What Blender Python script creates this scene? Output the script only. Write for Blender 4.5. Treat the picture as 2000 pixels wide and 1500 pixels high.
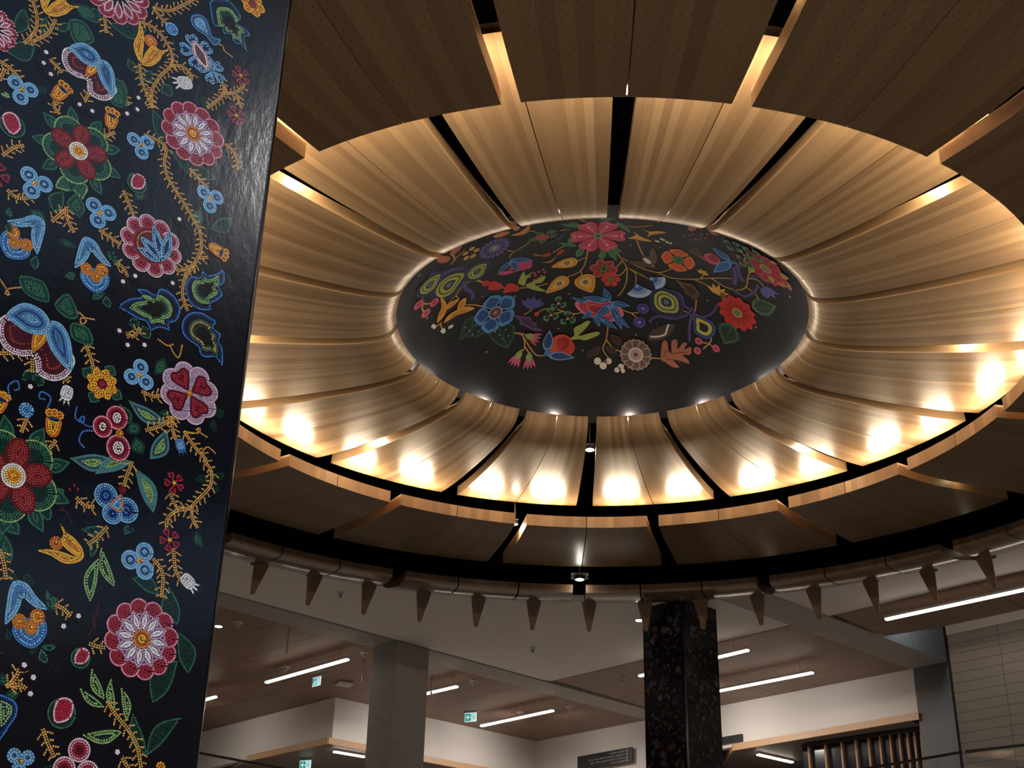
import bpy, bmesh, math, random
from math import sin, cos, radians as RAD, pi, hypot, atan2, sqrt
from mathutils import Vector
random.seed(7)
for o in list(bpy.data.objects): bpy.data.objects.remove(o)
SC = bpy.context.scene; COL = SC.collection
# ------------------------------------------------------------------ camera
FPX, PITCH, ROLL, YAW = 2686.63, 0.4716858, 0.02421398, -0.07275747
FWD = Vector((sin(YAW)*cos(PITCH), cos(YAW)*cos(PITCH), sin(PITCH)))
_R0 = Vector((cos(YAW), -sin(YAW), 0)); _U0 = _R0.cross(FWD)
RGT = _R0*cos(ROLL)+_U0*sin(ROLL); UPV = -_R0*sin(ROLL)+_U0*cos(ROLL)
cd = bpy.data.cameras.new('camera'); cam = bpy.data.objects.new('camera', cd); COL.objects.link(cam)
cd.sensor_width = 36; cd.lens = FPX*36/2000; cd.clip_end = 200; cd.clip_start = .05
from mathutils import Matrix
cam.matrix_world = Matrix(((RGT.x, UPV.x, -FWD.x, 0), (RGT.y, UPV.y, -FWD.y, 0), (RGT.z, UPV.z, -FWD.z, 0), (0, 0, 0, 1)))
SC.camera = cam
SC.view_settings.view_transform = 'Standard'; SC.view_settings.look = 'None'
SC.view_settings.exposure = 0.0; SC.view_settings.gamma = 1; SC.view_settings.use_curve_mapping = False
# ------------------------------------------------------------------ world: dusk sky seen through the glazing
w = bpy.data.worlds.new('world'); SC.world = w; w.use_nodes = True
w.node_tree.nodes['Background'].inputs[0].default_value = (.30, .42, .62, 1)
w.node_tree.nodes['Background'].inputs[1].default_value = 1.0
EYE = 1.6                     # the origin is at eye height; the floor is at z = -EYE
CY = 17.0                     # ring centre (0, CY)
H = 9.15                      # ceiling above the eye
# ------------------------------------------------------------------ helpers
def tag(o, label=None, cat=None, group=None, kind=None):
    if label: o['label'] = label
    if cat: o['category'] = cat
    if group: o['group'] = group
    if kind: o['kind'] = kind
    return o
def empty(name, loc, rz=0, label=None, cat=None, group=None):
    o = bpy.data.objects.new(name, None); COL.objects.link(o); o.location = loc; o.rotation_euler = (0, 0, rz)
    return tag(o, label, cat, group)
class MB:
    def __init__(s): s.v = []; s.f = []; s.mi = []; s.uv = []; s.col = []
    def face(s, pts, mi=0, uv=None, col=None):
        n = len(s.v); s.v += [tuple(p) for p in pts]; s.f.append(tuple(range(n, n+len(pts)))); s.mi.append(mi)
        s.uv.append(uv); s.col.append(col)
    def hexa(s, p, mi=0):     # p: 8 points, bottom 4 ccw then top 4
        for q in ((3, 2, 1, 0), (4, 5, 6, 7), (0, 1, 5, 4), (1, 2, 6, 5), (2, 3, 7, 6), (3, 0, 4, 7)): s.face([p[i] for i in q], mi)
    def box(s, x0, x1, y0, y1, z0, z1, mi=0):
        s.hexa([(x0, y0, z0), (x1, y0, z0), (x1, y1, z0), (x0, y1, z0), (x0, y0, z1), (x1, y0, z1), (x1, y1, z1), (x0, y1, z1)], mi)
    def prism(s, poly, z0, z1, mi=0):
        n = len(poly)
        a = sum(poly[i][0]*poly[(i+1) % n][1]-poly[(i+1) % n][0]*poly[i][1] for i in range(n))
        if a < 0: poly = poly[::-1]
        s.face([(x, y, z0) for x, y in poly[::-1]], mi); s.face([(x, y, z1) for x, y in poly], mi)
        for i in range(n):
            (x0, y0), (x1, y1) = poly[i], poly[(i+1) % n]; s.face([(x0, y0, z0), (x1, y1, z0), (x1, y1, z1), (x0, y0, z1)], mi)
    def bar(s, a, b, wx, wz, mi=0):   # horizontal-ish bar from a to b, width wx, height wz
        a = Vector(a); b = Vector(b); d = (b-a).normalized(); n = Vector((-d.y, d.x, 0)).normalized()*wx/2; u = Vector((0, 0, wz/2))
        s.hexa([a-n-u, b-n-u, b+n-u, a+n-u, a-n+u, b-n+u, b+n+u, a+n+u], mi)
    def lathe(s, prof, c, seg=20, mi=0, axis='z'):   # prof (r,z), centre c
        c = Vector(c)
        def P(r, z, a):
            return c+Vector((r*cos(a), r*sin(a), z))
        for k in range(len(prof)-1):
            (r0, z0), (r1, z1) = prof[k], prof[k+1]
            for i in range(seg):
                a0, a1 = 2*pi*i/seg, 2*pi*(i+1)/seg
                q = [P(r0, z0, a0), P(r0, z0, a1), P(r1, z1, a1), P(r1, z1, a0)]
                if r0 < 1e-6: q = q[1:]
                if r1 < 1e-6: q = q[:-1]
                s.face(q, mi)
    def build(s, name, mats, parent=None, merge=True, smooth=None, uv=False, col=False):
        me = bpy.data.meshes.new(name); me.from_pydata(s.v, [], s.f)
        for m in (mats if isinstance(mats, (list, tuple)) else [mats]): me.materials.append(m)
        for i, p in enumerate(me.polygons): p.material_index = s.mi[i]
        if uv:
            L = me.uv_layers.new(name='UVMap')
            for i, p in enumerate(me.polygons):
                if s.uv[i]:
                    for k, li in enumerate(p.loop_indices): L.data[li].uv = s.uv[i][k]
        if col:
            A = me.color_attributes.new('paint', 'FLOAT_COLOR', 'CORNER')
            for i, p in enumerate(me.polygons):
                c = s.col[i] or (0, 0, 0)
                for li in p.loop_indices: A.data[li].color = (c[0], c[1], c[2], 1)
        if merge:
            bm = bmesh.new(); bm.from_mesh(me); bmesh.ops.remove_doubles(bm, verts=bm.verts, dist=1e-5)
            bmesh.ops.recalc_face_normals(bm, faces=bm.faces); bm.to_mesh(me); bm.free()
        me.update()
        if smooth is not None:
            for p in me.polygons: p.use_smooth = True
            me.set_sharp_from_angle(angle=RAD(smooth))
        o = bpy.data.objects.new(name, me); COL.objects.link(o)
        if parent: o.parent = parent
        return o
# ------------------------------------------------------------------ materials
def newmat(name):
    m = bpy.data.materials.new(name); m.use_nodes = True; nt = m.node_tree
    return m, nt, nt.nodes['Principled BSDF']
def plain(name, c, rough=.6, metal=0, bump=0, bscale=20, emis=None, es=0, var=0, spec=.5, coat=0):
    m, nt, b = newmat(name); N = nt.nodes; L = nt.links
    b.inputs['Base Color'].default_value = (*c, 1); b.inputs['Roughness'].default_value = rough; b.inputs['Metallic'].default_value = metal
    b.inputs['Specular IOR Level'].default_value = spec; b.inputs['Coat Weight'].default_value = coat
    if emis: b.inputs['Emission Color'].default_value = (*emis, 1); b.inputs['Emission Strength'].default_value = es
    if bump or var:
        tc = N.new('ShaderNodeTexCoord'); no = N.new('ShaderNodeTexNoise'); no.inputs['Scale'].default_value = bscale; no.inputs['Detail'].default_value = 6
        L.new(tc.outputs['Object'], no.inputs['Vector'])
        if bump:
            bu = N.new('ShaderNodeBump'); bu.inputs['Strength'].default_value = bump; bu.inputs['Distance'].default_value = .02
            L.new(no.outputs['Fac'], bu.inputs['Height']); L.new(bu.outputs[0], b.inputs['Normal'])
        if var:
            r = N.new('ShaderNodeMix'); r.data_type = 'RGBA'
            r.inputs[6].default_value = (*[x*(1-var) for x in c], 1); r.inputs[7].default_value = (*[min(1, x*(1+var)) for x in c], 1)
            L.new(no.outputs['Fac'], r.inputs[0]); L.new(r.outputs[2], b.inputs['Base Color'])
    return m
def wood(name, c1, c2, strips=8, rough=.34, dots=False, tint=1.0, vary=1.0):
    """veneer laid in strips along UV v; UV u = strip coordinate 0..1 per panel"""
    m, nt, b = newmat(name); N = nt.nodes; L = nt.links
    uv = N.new('ShaderNodeUVMap'); sp = N.new('ShaderNodeSeparateXYZ'); L.new(uv.outputs[0], sp.inputs[0])
    oi = N.new('ShaderNodeObjectInfo')
    def M(op, a, bb=None, cc=None):
        n = N.new('ShaderNodeMath'); n.operation = op
        for i, x in enumerate((a, bb, cc)):
            if x is None: continue
            if isinstance(x, (int, float)): n.inputs[i].default_value = x
            else: L.new(x, n.inputs[i])
        return n.outputs[0]
    idx = M('FLOOR', M('MULTIPLY', sp.outputs[0], strips))
    wn = N.new('ShaderNodeTexWhiteNoise'); wn.noise_dimensions = '2D'
    cb = N.new('ShaderNodeCombineXYZ'); L.new(idx, cb.inputs[0]); L.new(M('MULTIPLY', oi.outputs['Random'], 37.0), cb.inputs[1]); L.new(cb.outputs[0], wn.inputs['Vector'])
    no = N.new('ShaderNodeTexNoise'); no.inputs['Scale'].default_value = 1; no.inputs['Detail'].default_value = 5; no.inputs['Roughness'].default_value = .65
    cv = N.new('ShaderNodeCombineXYZ'); L.new(M('MULTIPLY', sp.outputs[0], 70.0), cv.inputs[0]); L.new(M('MULTIPLY', sp.outputs[1], 1.3), cv.inputs[1]); L.new(M('MULTIPLY', oi.outputs['Random'], 91.0), cv.inputs[2])
    L.new(cv.outputs[0], no.inputs['Vector'])
    fac = M('ADD', M('MULTIPLY', wn.outputs['Value'], .62*vary), M('MULTIPLY', no.outputs['Fac'], .5))
    mx = N.new('ShaderNodeMix'); mx.data_type = 'RGBA'; mx.inputs[6].default_value = (*c1, 1); mx.inputs[7].default_value = (*c2, 1)
    L.new(fac, mx.inputs[0]); out = mx.outputs[2]
    if dots:   # staggered round perforations, UV second layer would be overkill: u is turned into metres with factor 1.45
        um = M('MULTIPLY', sp.outputs[0], 1.36); vm = sp.outputs[1]
        row = M('FLOOR', M('DIVIDE', vm, .085)); st = M('MULTIPLY', M('MODULO', row, 2.0), .5)
        fu = M('SUBTRACT', M('FRACT', M('ADD', M('DIVIDE', um, .112), st)), .5); fv = M('SUBTRACT', M('FRACT', M('DIVIDE', vm, .085)), .5)
        d = M('SQRT', M('ADD', M('POWER', M('MULTIPLY', fu, .112), 2.0), M('POWER', M('MULTIPLY', fv, .085), 2.0)))
        hole = M('LESS_THAN', d, .0075)
        mh = N.new('ShaderNodeMix'); mh.data_type = 'RGBA'; L.new(hole, mh.inputs[0]); L.new(out, mh.inputs[6]); mh.inputs[7].default_value = (.012, .006, .003, 1); out = mh.outputs[2]
    L.new(out, b.inputs['Base Color']); b.inputs['Roughness'].default_value = rough
    return m
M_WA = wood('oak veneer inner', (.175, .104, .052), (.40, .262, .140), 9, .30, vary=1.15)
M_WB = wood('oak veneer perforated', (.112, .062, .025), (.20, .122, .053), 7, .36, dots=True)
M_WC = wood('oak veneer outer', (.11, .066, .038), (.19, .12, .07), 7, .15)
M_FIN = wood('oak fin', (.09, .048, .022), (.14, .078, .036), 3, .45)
M_BLACK = plain('plenum black', (.0025, .0025, .004), .95, spec=.05)
M_WHITE = plain('ceiling plaster', (.80, .76, .71), .8, bump=.03, bscale=8)
M_WALL = plain('wall plaster', (.66, .61, .56), .75, bump=.03, bscale=8)
M_CONC = plain('concrete', (.26, .24, .225), .7, bump=.25, bscale=9, var=.22)
M_CONCB = plain('concrete beam', (.38, .35, .31), .62, bump=.15, bscale=5, var=.18)
M_STEEL = plain('grey metal', (.35, .34, .32), .4, metal=.6)
M_DARK = plain('dark metal', (.02, .018, .018), .4)
M_LAMP = plain('linear lamp diffuser', (.9, .85, .75), .5, emis=(1, .86, .72), es=7)
M_LENS = plain('spot lens', (.9, .9, .8), .5, emis=(1, .93, .78), es=30)
M_TRIM = plain('oak canopy edge', (.50, .30, .16), .45, bump=.05, bscale=30, var=.12)
M_SLAT = plain('oak slat', (.36, .20, .11), .5, bump=.05, bscale=30, var=.15)
M_FLOOR = plain('polished floor', (.42, .39, .36), .35, var=.1, bscale=2)
M_FLUP = plain('upper floor finish', (.38, .34, .31), .6)
M_STONE = plain('dark stone wall', (.09, .085, .08), .6)
M_SOFF = plain('canopy soffit', (.25, .21, .18), .5, var=.1)
M_OFFW = plain('white plastic', (.55, .52, .48), .5)
m, nt, b = newmat('glass'); b.inputs['Base Color'].default_value = (.9, .95, .95, 1); b.inputs['Transmission Weight'].default_value = 1
b.inputs['Roughness'].default_value = .02; b.inputs['IOR'].default_value = 1.45; M_GLASS = m
# plank ceiling: boards with fine grain, laid along world direction
def plank(name, c1, c2, ang, rough=.42):
    m, nt, b = newmat(name); N = nt.nodes; L = nt.links
    tc = N.new('ShaderNodeTexCoord'); mp = N.new('ShaderNodeMapping'); mp.inputs['Rotation'].default_value = (0, 0, ang); L.new(tc.outputs['Object'], mp.inputs[0])
    br = N.new('ShaderNodeTexBrick'); br.inputs['Scale'].default_value = 1; br.offset = 0
    br.inputs['Brick Width'].default_value = 4.0; br.inputs['Row Height'].default_value = 1.25; br.inputs['Mortar Size'].default_value = .012; br.inputs['Mortar'].default_value = (.012, .008, .006, 1)
    L.new(mp.outputs[0], br.inputs['Vector'])
    m2 = N.new('ShaderNodeMapping'); m2.inputs['Scale'].default_value = (1.2, 14, 1); L.new(mp.outputs[0], m2.inputs[0])
    no = N.new('ShaderNodeTexNoise'); no.inputs['Scale'].default_value = 1.0; no.inputs['Detail'].default_value = 5; L.new(m2.outputs[0], no.inputs['Vector'])
    mx = N.new('ShaderNodeMix'); mx.data_type = 'RGBA'; mx.inputs[6].default_value = (*c1, 1); mx.inputs[7].default_value = (*c2, 1)
    L.new(no.outputs['Fac'], mx.inputs[0]); L.new(mx.outputs[2], br.inputs['Color1']); L.new(mx.outputs[2], br.inputs['Color2'])
    L.new(br.outputs['Color'], b.inputs['Base Color']); b.inputs['Roughness'].default_value = rough
    return m
M_PLANK = plank('plank ceiling', (.17, .10, .07), (.34, .215, .15), RAD(41), .5)
# ------------------------------------------------------------------ lamps of the place and added fill lights
def polar(r, k, z): a = RAD(k*22.5); return Vector((r*sin(a), CY+r*cos(a), z))
def spot(loc, target, energy, color, size=RAD(80), blend=.5, radius=.05):
    ld = bpy.data.lights.new('lamp', 'SPOT'); ld.energy = energy; ld.color = color; ld.spot_size = size; ld.spot_blend = blend; ld.shadow_soft_size = radius
    o = bpy.data.objects.new('lamp', ld); COL.objects.link(o); o.location = loc
    o.rotation_euler = (Vector(target)-Vector(loc)).to_track_quat('-Z', 'Y').to_euler(); return o
def area(loc, target, energy, color, sx, sy):
    ld = bpy.data.lights.new('lamp', 'AREA'); ld.shape = 'RECTANGLE'; ld.size = sx; ld.size_y = sy; ld.energy = energy; ld.color = color
    o = bpy.data.objects.new('lamp', ld); COL.objects.link(o); o.location = loc
    o.rotation_euler = (Vector(target)-Vector(loc)).to_track_quat('-Z', 'Y').to_euler(); return o
def point(loc, energy, color, radius=.05):
    ld = bpy.data.lights.new('lamp', 'POINT'); ld.energy = energy; ld.color = color; ld.shadow_soft_size = radius
    o = bpy.data.objects.new('lamp', ld); COL.objects.link(o); o.location = loc; return o
WARM = (1, .80, .56); SOFT = (1, .93, .87); COOL = (1, .93, .86)
K_A, K_B, K_C = -.13, -.62, -.13         # slot phase of the three rings (units of 22.5 degrees)
for k in range(16):
    for s in (.27, .73):                 # uplights standing on the inner edge of the middle ring
        q = polar(6.36, K_A+k+s, 9.08); area(q, polar(5.55, K_A+k+s, 9.36), 62, WARM, .55, .12)
    point(polar(2.985, K_A+k+.5, 9.562), 15, COOL, .012)      # lamps behind the lip, washing the dome
# unseen fill lights added over the hall (lighting the floor, which bounces up)
for x, y in ((-7, 3), (7, 3), (-9, 9), (10, 9), (0, -3), (-6, -6), (6, -6)):
    area((x, y, 9.0), (x, y, 0), 380, SOFT, .5, .5)
for x in (-9, 0, 9): area((x, -9, 7.5), (x*.6, 20, 9.2), 110, SOFT, 1.2, .5)     # unseen fill lights added behind the viewer, aimed at the rings
# ------------------------------------------------------------------ the setting
def U(k): return Vector((sin(RAD(k)), cos(RAD(k)), 0))
D1, D2 = U(43.2), U(131.4)
def struct(mb, name, mat, **kw):
    o = mb.build(name, mat, **kw); o['kind'] = 'structure'; return o
mb = MB(); mb.box(-26, 26, -14, 48, -EYE-.2, -EYE); struct(mb, 'floor', M_FLOOR)
mb = MB()                                # roof with an unseen skylight added for the bluish haze on the pillar
for q in ((-26, 7, -14, 48), (7, 26, 6, 48), (7, 26, -14, -9), (14.9, 26, -9, 6)): mb.box(*q, 12.0, 12.2)
struct(mb, 'ceiling', M_BLACK)
mb = MB()
for i in range(5): mb.box(7, 14.9, -9+i*3.72, -8.9+i*3.72, 12.0, 12.14)
win = struct(mb, 'window_5', M_DARK); mb = MB(); mb.box(7, 14.9, -9, 6, 12.05, 12.07); mb.build('pane', M_GLASS, win)
mb = MB(); mb.box(-26.2, -26, -14, 48, -EYE, 12); struct(mb, 'wall_left', M_WALL)
mb = MB(); mb.box(-26, 26, -14.2, -14, -EYE, 12); struct(mb, 'wall_back', M_WALL)
mb = MB(); mb.box(-26, 26, 48, 48.2, -EYE, 12); struct(mb, 'wall_far', M_WALL)
# right wall with a tall glazed bay near the viewer
mb = MB(); XR = 15.0
mb.box(XR, XR+.2, -14, -10, -EYE, 12); mb.box(XR, XR+.2, 6, 48, -EYE, 12); mb.box(XR, XR+.2, -10, 6, -EYE, 6.0); mb.box(XR, XR+.2, -10, 6, 11.4, 12)
struct(mb, 'wall_right', M_STONE)
for i in range(4):
    y0 = -10+4*i; mb = MB()
    for a, b_ in ((y0, y0+.08), (y0+3.92, y0+4)): mb.box(XR+.04, XR+.16, a, b_, 6.0, 11.4)
    for z in (6.0, 8.6, 11.32): mb.box(XR+.04, XR+.16, y0+.08, y0+3.92, z, z+.08)
    win = struct(mb, 'window_%d' % (i+1), M_DARK)
    mb = MB(); mb.box(XR+.09, XR+.11, y0+.08, y0+3.92, 6.08, 11.32); g = mb.build('pane', M_GLASS, win)
# plaster ceiling round the rings: annulus out to a polygon
def line_hit(c, ang, P, d):
    # ray from c at ang against the line P + t d ; returns distance or None
    r = Vector((sin(ang), cos(ang))); den = r.x*d.y-r.y*d.x
    if abs(den) < 1e-6: return None
    t = ((P[0]-c[0])*d.y-(P[1]-c[1])*d.x)/den
    return t if t > 0 else None
E1 = (Vector((-8.0, 27.44)), D1)            # near edge of the long beam
E2 = (Vector((-1.31, 34.42)), D2)           # line where the plaster meets the planked ceiling
bounds = [E1, E2, (Vector((4, 2)), Vector((.843, .537))), (Vector((14.9, 0)), Vector((0, 1))), (Vector((-25, 0)), Vector((0, 1))), (Vector((0, -13.9)), Vector((1, 0)))]
RH = 11.05
mb = MB(); n = 144; ring = []
angs = sorted([2*pi*i/n for i in range(n)]+[atan2(14.9, 8.94-CY) % (2*pi), atan2(-20.96, -13.9-CY) % (2*pi), atan2(-1.31, 34.42-CY) % (2*pi), atan2(14.9, -13.9-CY) % (2*pi), atan2(-25, -13.9-CY) % (2*pi)])
for a in angs:
    ts = [line_hit((0, CY), a, P, d) for P, d in bounds]; t = min(x for x in ts if x)
    ring.append(((RH*sin(a), CY+RH*cos(a)), (t*sin(a), CY+t*cos(a))))
for i in range(len(ring)):
    (a0, b0), (a1, b1) = ring[i], ring[(i+1) % len(ring)]
    mb.face([(*a0, H), (*b0, H), (*b1, H), (*a1, H)]); mb.face([(*a0, H+.15), (*a1, H+.15), (*b1, H+.15), (*b0, H+.15)])
    mb.face([(*a0, H), (*a1, H), (*a1, H+.15), (*a0, H+.15)]); mb.face([(*b0, H), (*b0, H+.15), (*b1, H+.15), (*b1, H)])
struct(mb, 'ceiling_plaster', M_WHITE)
# black lining of the void above the rings
mb = MB(); n = 96
for i in range(n):
    a0, a1 = 2*pi*i/n, 2*pi*(i+1)/n; r = 11.6
    mb.face([(r*sin(a0), CY+r*cos(a0), H+.16), (r*sin(a1), CY+r*cos(a1), H+.16), (r*sin(a1), CY+r*cos(a1), 12), (r*sin(a0), CY+r*cos(a0), 12)])
    mb.face([(RH*sin(a0), CY+RH*cos(a0), H+.16), (RH*sin(a1), CY+RH*cos(a1), H+.16), (r*sin(a1), CY+r*cos(a1), H+.16), (r*sin(a0), CY+r*cos(a0), H+.16)])
struct(mb, 'trim_1', M_BLACK)
def V2(p): return Vector((p[0], p[1], 0))
def quad(P, d, L0, L1, n, w0, w1):     # strip polygon: along d from L0 to L1, across n from w0 to w1
    P = V2(P); return [tuple((P+d*a+n*b)[:2]) for a, b in ((L0, w0), (L1, w0), (L1, w1), (L0, w1))]
N1 = Vector((-D1.y, D1.x, 0))          # across the beams, to the left/far
N2 = Vector((D2.y, -D2.x, 0))*-1       # away from the viewer across D2
if N2.y < 0: N2 = -N2
# beams
mb = MB(); mb.prism(quad((-8.0, 27.44), D1, -16, 17.5, N1, .05, .86), H-.02, H+1.3); beam1 = struct(mb, 'trim_2', M_CONCB)
mb = MB(); mb.prism(quad((4.85, 28.95), D1, -.9, 4.75, N1, .03, 1.0), H-.02, H+1.3); mb.prism(quad((4.85, 28.95), D1, -2.75, -.9, N1, .03, 1.0), H-.02, H+.14); struct(mb, 'trim_3', M_CONCB)
# planked ceilings: left bay (beyond the long beam) and right bay (between plaster line and far wall)
mb = MB(); mb.prism(quad((-8.0, 27.44), D1, -18, 20, N1, .92, 16), H, H+.12); struct(mb, 'ceiling_planks', M_PLANK)
mb = MB()
a = V2((-1.31, 34.42))+D2*.08
mb.prism([tuple((a+D2*s+N2*t)[:2]) for s, t in ((0, .04), (8.15, .04), (8.15, 7), (0, 7))], H, H+.12)
struct(mb, 'ceiling_planks_middle', M_PLANK)
mb = MB(); b0 = V2((4.92, 28.90))+D2*.02
mb.prism([tuple((b0+D2*s+N2*t)[:2]) for s, t in ((0, .04), (9.5, .04), (9.5, 2.24), (1.3, 2.30), (-.02, 2.07))], H, H+.12)
struct(mb, 'ceiling_planks_right', M_PLANK)
# far walls (upper floor)
def wallseg(p, q, z0, z1, th, name, mat):
    p = V2(p); q = V2(q); d = (q-p).normalized(); n = Vector((-d.y, d.x, 0))
    if n.y < 0: n = -n
    mb = MB(); mb.prism([tuple(x[:2]) for x in (p, q, q+n*th, p+n*th)], z0, z1); return struct(mb, name, mat)
cA = V2((-7.17, 36.20)); cB = V2((-2.03, 41.27))
wallseg(tuple((cA-D2*18)[:2]), tuple(cA[:2]), 8.02, H, .2, 'wall_far_left', M_WALL)
wallseg(tuple(cA[:2]), tuple(cB[:2]), 8.02, H, .2, 'wall_far_side', M_WALL)
wallseg(tuple(cB[:2]), (2.86, 37.06), 3.0, H, .2, 'wall_far_middle', M_WALL)
wallseg((2.87, 37.05), (7.44, 33.12), 8.02, H, .2, 'wall_far_right', M_WALL)
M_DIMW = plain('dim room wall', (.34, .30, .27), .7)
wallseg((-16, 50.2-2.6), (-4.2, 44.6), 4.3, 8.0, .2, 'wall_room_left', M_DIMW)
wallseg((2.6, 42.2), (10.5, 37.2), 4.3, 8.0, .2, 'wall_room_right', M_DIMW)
# right column and wall behind the tiled wall
mb = MB(); mb.prism(quad((7.42, 33.10), D2, 0, 4, N2, 0, .5), -EYE, H+1.4); struct(mb, 'wall_concrete', plain('concrete pier', (.10, .088, .085), .55, bump=.1, bscale=4, var=.12))
# tiled wall
m, nt, b = newmat('long wall tiles'); N = nt.nodes; L = nt.links
tc = N.new('ShaderNodeTexCoord'); br = N.new('ShaderNodeTexBrick'); br.offset = 0; br.inputs['Scale'].default_value = 1
br.inputs['Brick Width'].default_value = 1.17; br.inputs['Row Height'].default_value = .213; br.inputs['Mortar Size'].default_value = .006; br.inputs['Mortar Smooth'].default_value = .2
br.inputs['Color1'].default_value = (.38, .35, .315, 1); br.inputs['Color2'].default_value = (.355, .33, .30, 1); br.inputs['Mortar'].default_value = (.10, .085, .07, 1)
mp = N.new('ShaderNodeMapping'); L.new(tc.outputs['UV'], mp.inputs[0]); L.new(mp.outputs[0], br.inputs['Vector']); L.new(br.outputs['Color'], b.inputs['Base Color'])
b.inputs['Roughness'].default_value = .3; M_TILE = m
t0 = V2((7.47, 29.72)); t1 = t0+D2*8
mb = MB()
def tf(s, z): q = t0+D2*s; return (q.x, q.y, z)
mb.face([tf(0, -EYE), tf(8, -EYE), tf(8, H-.20), tf(0, H-.20)], 0, [(0, -EYE-H+.2), (8, -EYE-H+.2), (8, 0), (0, 0)])
o = struct(mb, 'wall_tiled', M_TILE, uv=True)
mb = MB()
for (s0, s1, za, zb, w0, w1) in ((0, 8, H-.2, H, -.03, .2), (0, 8, -EYE, H-.2, .004, .2), (-.045, 0, -EYE, H, -.02, .2)):
    mb.prism([tuple((t0+D2*s+N2*t)[:2]) for s, t in ((s0, w0), (s1, w0), (s1, w1), (s0, w1))], za, zb, 1 if s0 < 0 else 0)
struct(mb, 'trim_4', [M_WHITE, M_DARK])
# upper floor slab
mb = MB(); mb.prism(quad((-8.0, 27.44), D1, -18, 20, N1, .2, 16), 3.9, 4.3); struct(mb, 'floor_upper', M_FLUP)
mb = MB(); mb.prism([tuple((V2((3.2, 32.6))+D2*s+N2*t)[:2]) for s, t in ((-3, 0), (6, 0), (6, 6), (-3, 6))], 3.9, 4.3); struct(mb, 'floor_upper_right', M_FLUP)
# concrete column on the left
mb = MB(); c0 = V2((-4.78, 30.86))
mb.prism([tuple((c0+D1*s-D2*t)[:2]) for s, t in ((0, 0), (.98, 0), (.98, .86), (0, .86))], -EYE, H-.03)
tag(mb.build('concrete_column', M_CONC), 'plain grey concrete column under the long ceiling beam', 'column')
# ------------------------------------------------------------------ the three rings
def ring_panel(name, prof, k0, k1, th, mat, nseg=8, dk=0):
    """prof: list of (r, z) of the visible underside from inner edge to outer edge"""
    mb = MB(); n = len(prof); top = []
    for i, (r, z) in enumerate(prof):
        a = prof[max(0, i-1)]; b_ = prof[min(n-1, i+1)]; tx, tz = b_[0]-a[0], b_[1]-a[1]; l = hypot(tx, tz)
        t_ = th*min(1, .32+max(0, r-2.885)*1.6); top.append((r-tz/l*t_, z+tx/l*t_))
    vl = [0]
    for i in range(1, n): vl.append(vl[-1]+hypot(prof[i][0]-prof[i-1][0], prof[i][1]-prof[i-1][1]))
    ks = [k0+(k1-k0)*j/nseg for j in range(nseg+1)]; km = (k0+k1)/2
    c = polar((prof[0][0]+prof[-1][0])/2, km, prof[0][1])
    def P(rz, k): return polar(rz[0], k, rz[1])-c
    for i in range(n-1):
        for j in range(nseg):
            u0, u1 = j/nseg, (j+1)/nseg
            mb.face([P(prof[i], ks[j]), P(prof[i], ks[j+1]), P(prof[i+1], ks[j+1]), P(prof[i+1], ks[j])], 0, [(u0, vl[i]), (u1, vl[i]), (u1, vl[i+1]), (u0, vl[i+1])])
            mb.face([P(top[i], ks[j]), P(top[i+1], ks[j]), P(top[i+1], ks[j+1]), P(top[i], ks[j+1])], 0, [(u0, vl[i])]*4)
        for kk, e in ((ks[0], .01), (ks[-1], .99)):
            mb.face([P(prof[i], kk), P(prof[i+1], kk), P(top[i+1], kk), P(top[i], kk)], 1, [(e, vl[i]), (e, vl[i+1]), (e, vl[i+1]), (e, vl[i])])
    for i in (0, n-1):
        for j in range(nseg):
            u0, u1 = j/nseg, (j+1)/nseg
            mb.face([P(prof[i], ks[j]), P(top[i], ks[j]), P(top[i], ks[j+1]), P(prof[i], ks[j+1])], 1, [(u0, 0), (u0, .1), (u1, .1), (u1, 0)])
    o = mb.build(name, [mat, M_EDGE if mat is M_WB else (mat if mat is M_WA else M_CEDGE)], smooth=35, uv=True); o.location = c; return o
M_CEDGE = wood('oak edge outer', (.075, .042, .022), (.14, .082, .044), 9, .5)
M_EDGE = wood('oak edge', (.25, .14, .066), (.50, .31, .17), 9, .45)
def smooth_prof(pts, n):
    out = []
    P = [pts[0]]+list(pts)+[pts[-1]]
    for i in range(1, len(P)-2):
        for j in range(n):
            t = j/n; r = [0, 0]
            for d in (0, 1):
                p0, p1, p2, p3 = P[i-1][d], P[i][d], P[i+1][d], P[i+2][d]
                r[d] = .5*(2*p1+(p2-p0)*t+(2*p0-5*p1+4*p2-p3)*t*t+(3*p1-p0-3*p2+p3)*t**3)
            out.append(tuple(r))
    out.append(pts[-1]); return out
PA = smooth_prof([(2.885, 9.57), (2.95, 9.46), (3.07, 9.375), (3.32, 9.32), (3.75, 9.295), (4.5, 9.30), (5.3, 9.335), (5.9, 9.385), (6.39, 9.45)], 3)
PB = smooth_prof([(5.975, 8.865), (6.4, 8.875), (6.9, 8.90), (7.7, 9.0), (8.3, 9.065), (8.72, 9.11)], 2)
PC = smooth_prof([(9.22, 8.74), (9.5, 8.735), (9.85, 8.78), (10.25, 8.88), (10.6, 8.98), (10.9, 9.13)], 3)
ORD = ['first', 'second', 'third', 'fourth', 'fifth', 'sixth', 'seventh', 'eighth', 'ninth', 'tenth', 'eleventh', 'twelfth', 'thirteenth', 'fourteenth', 'fifteenth', 'sixteenth', 'seventeenth', 'eighteenth']
def where(k, far, near):   # k = clockwise-from-far-centre index in the picture; positive k runs to the right along the far side
    return None
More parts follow.
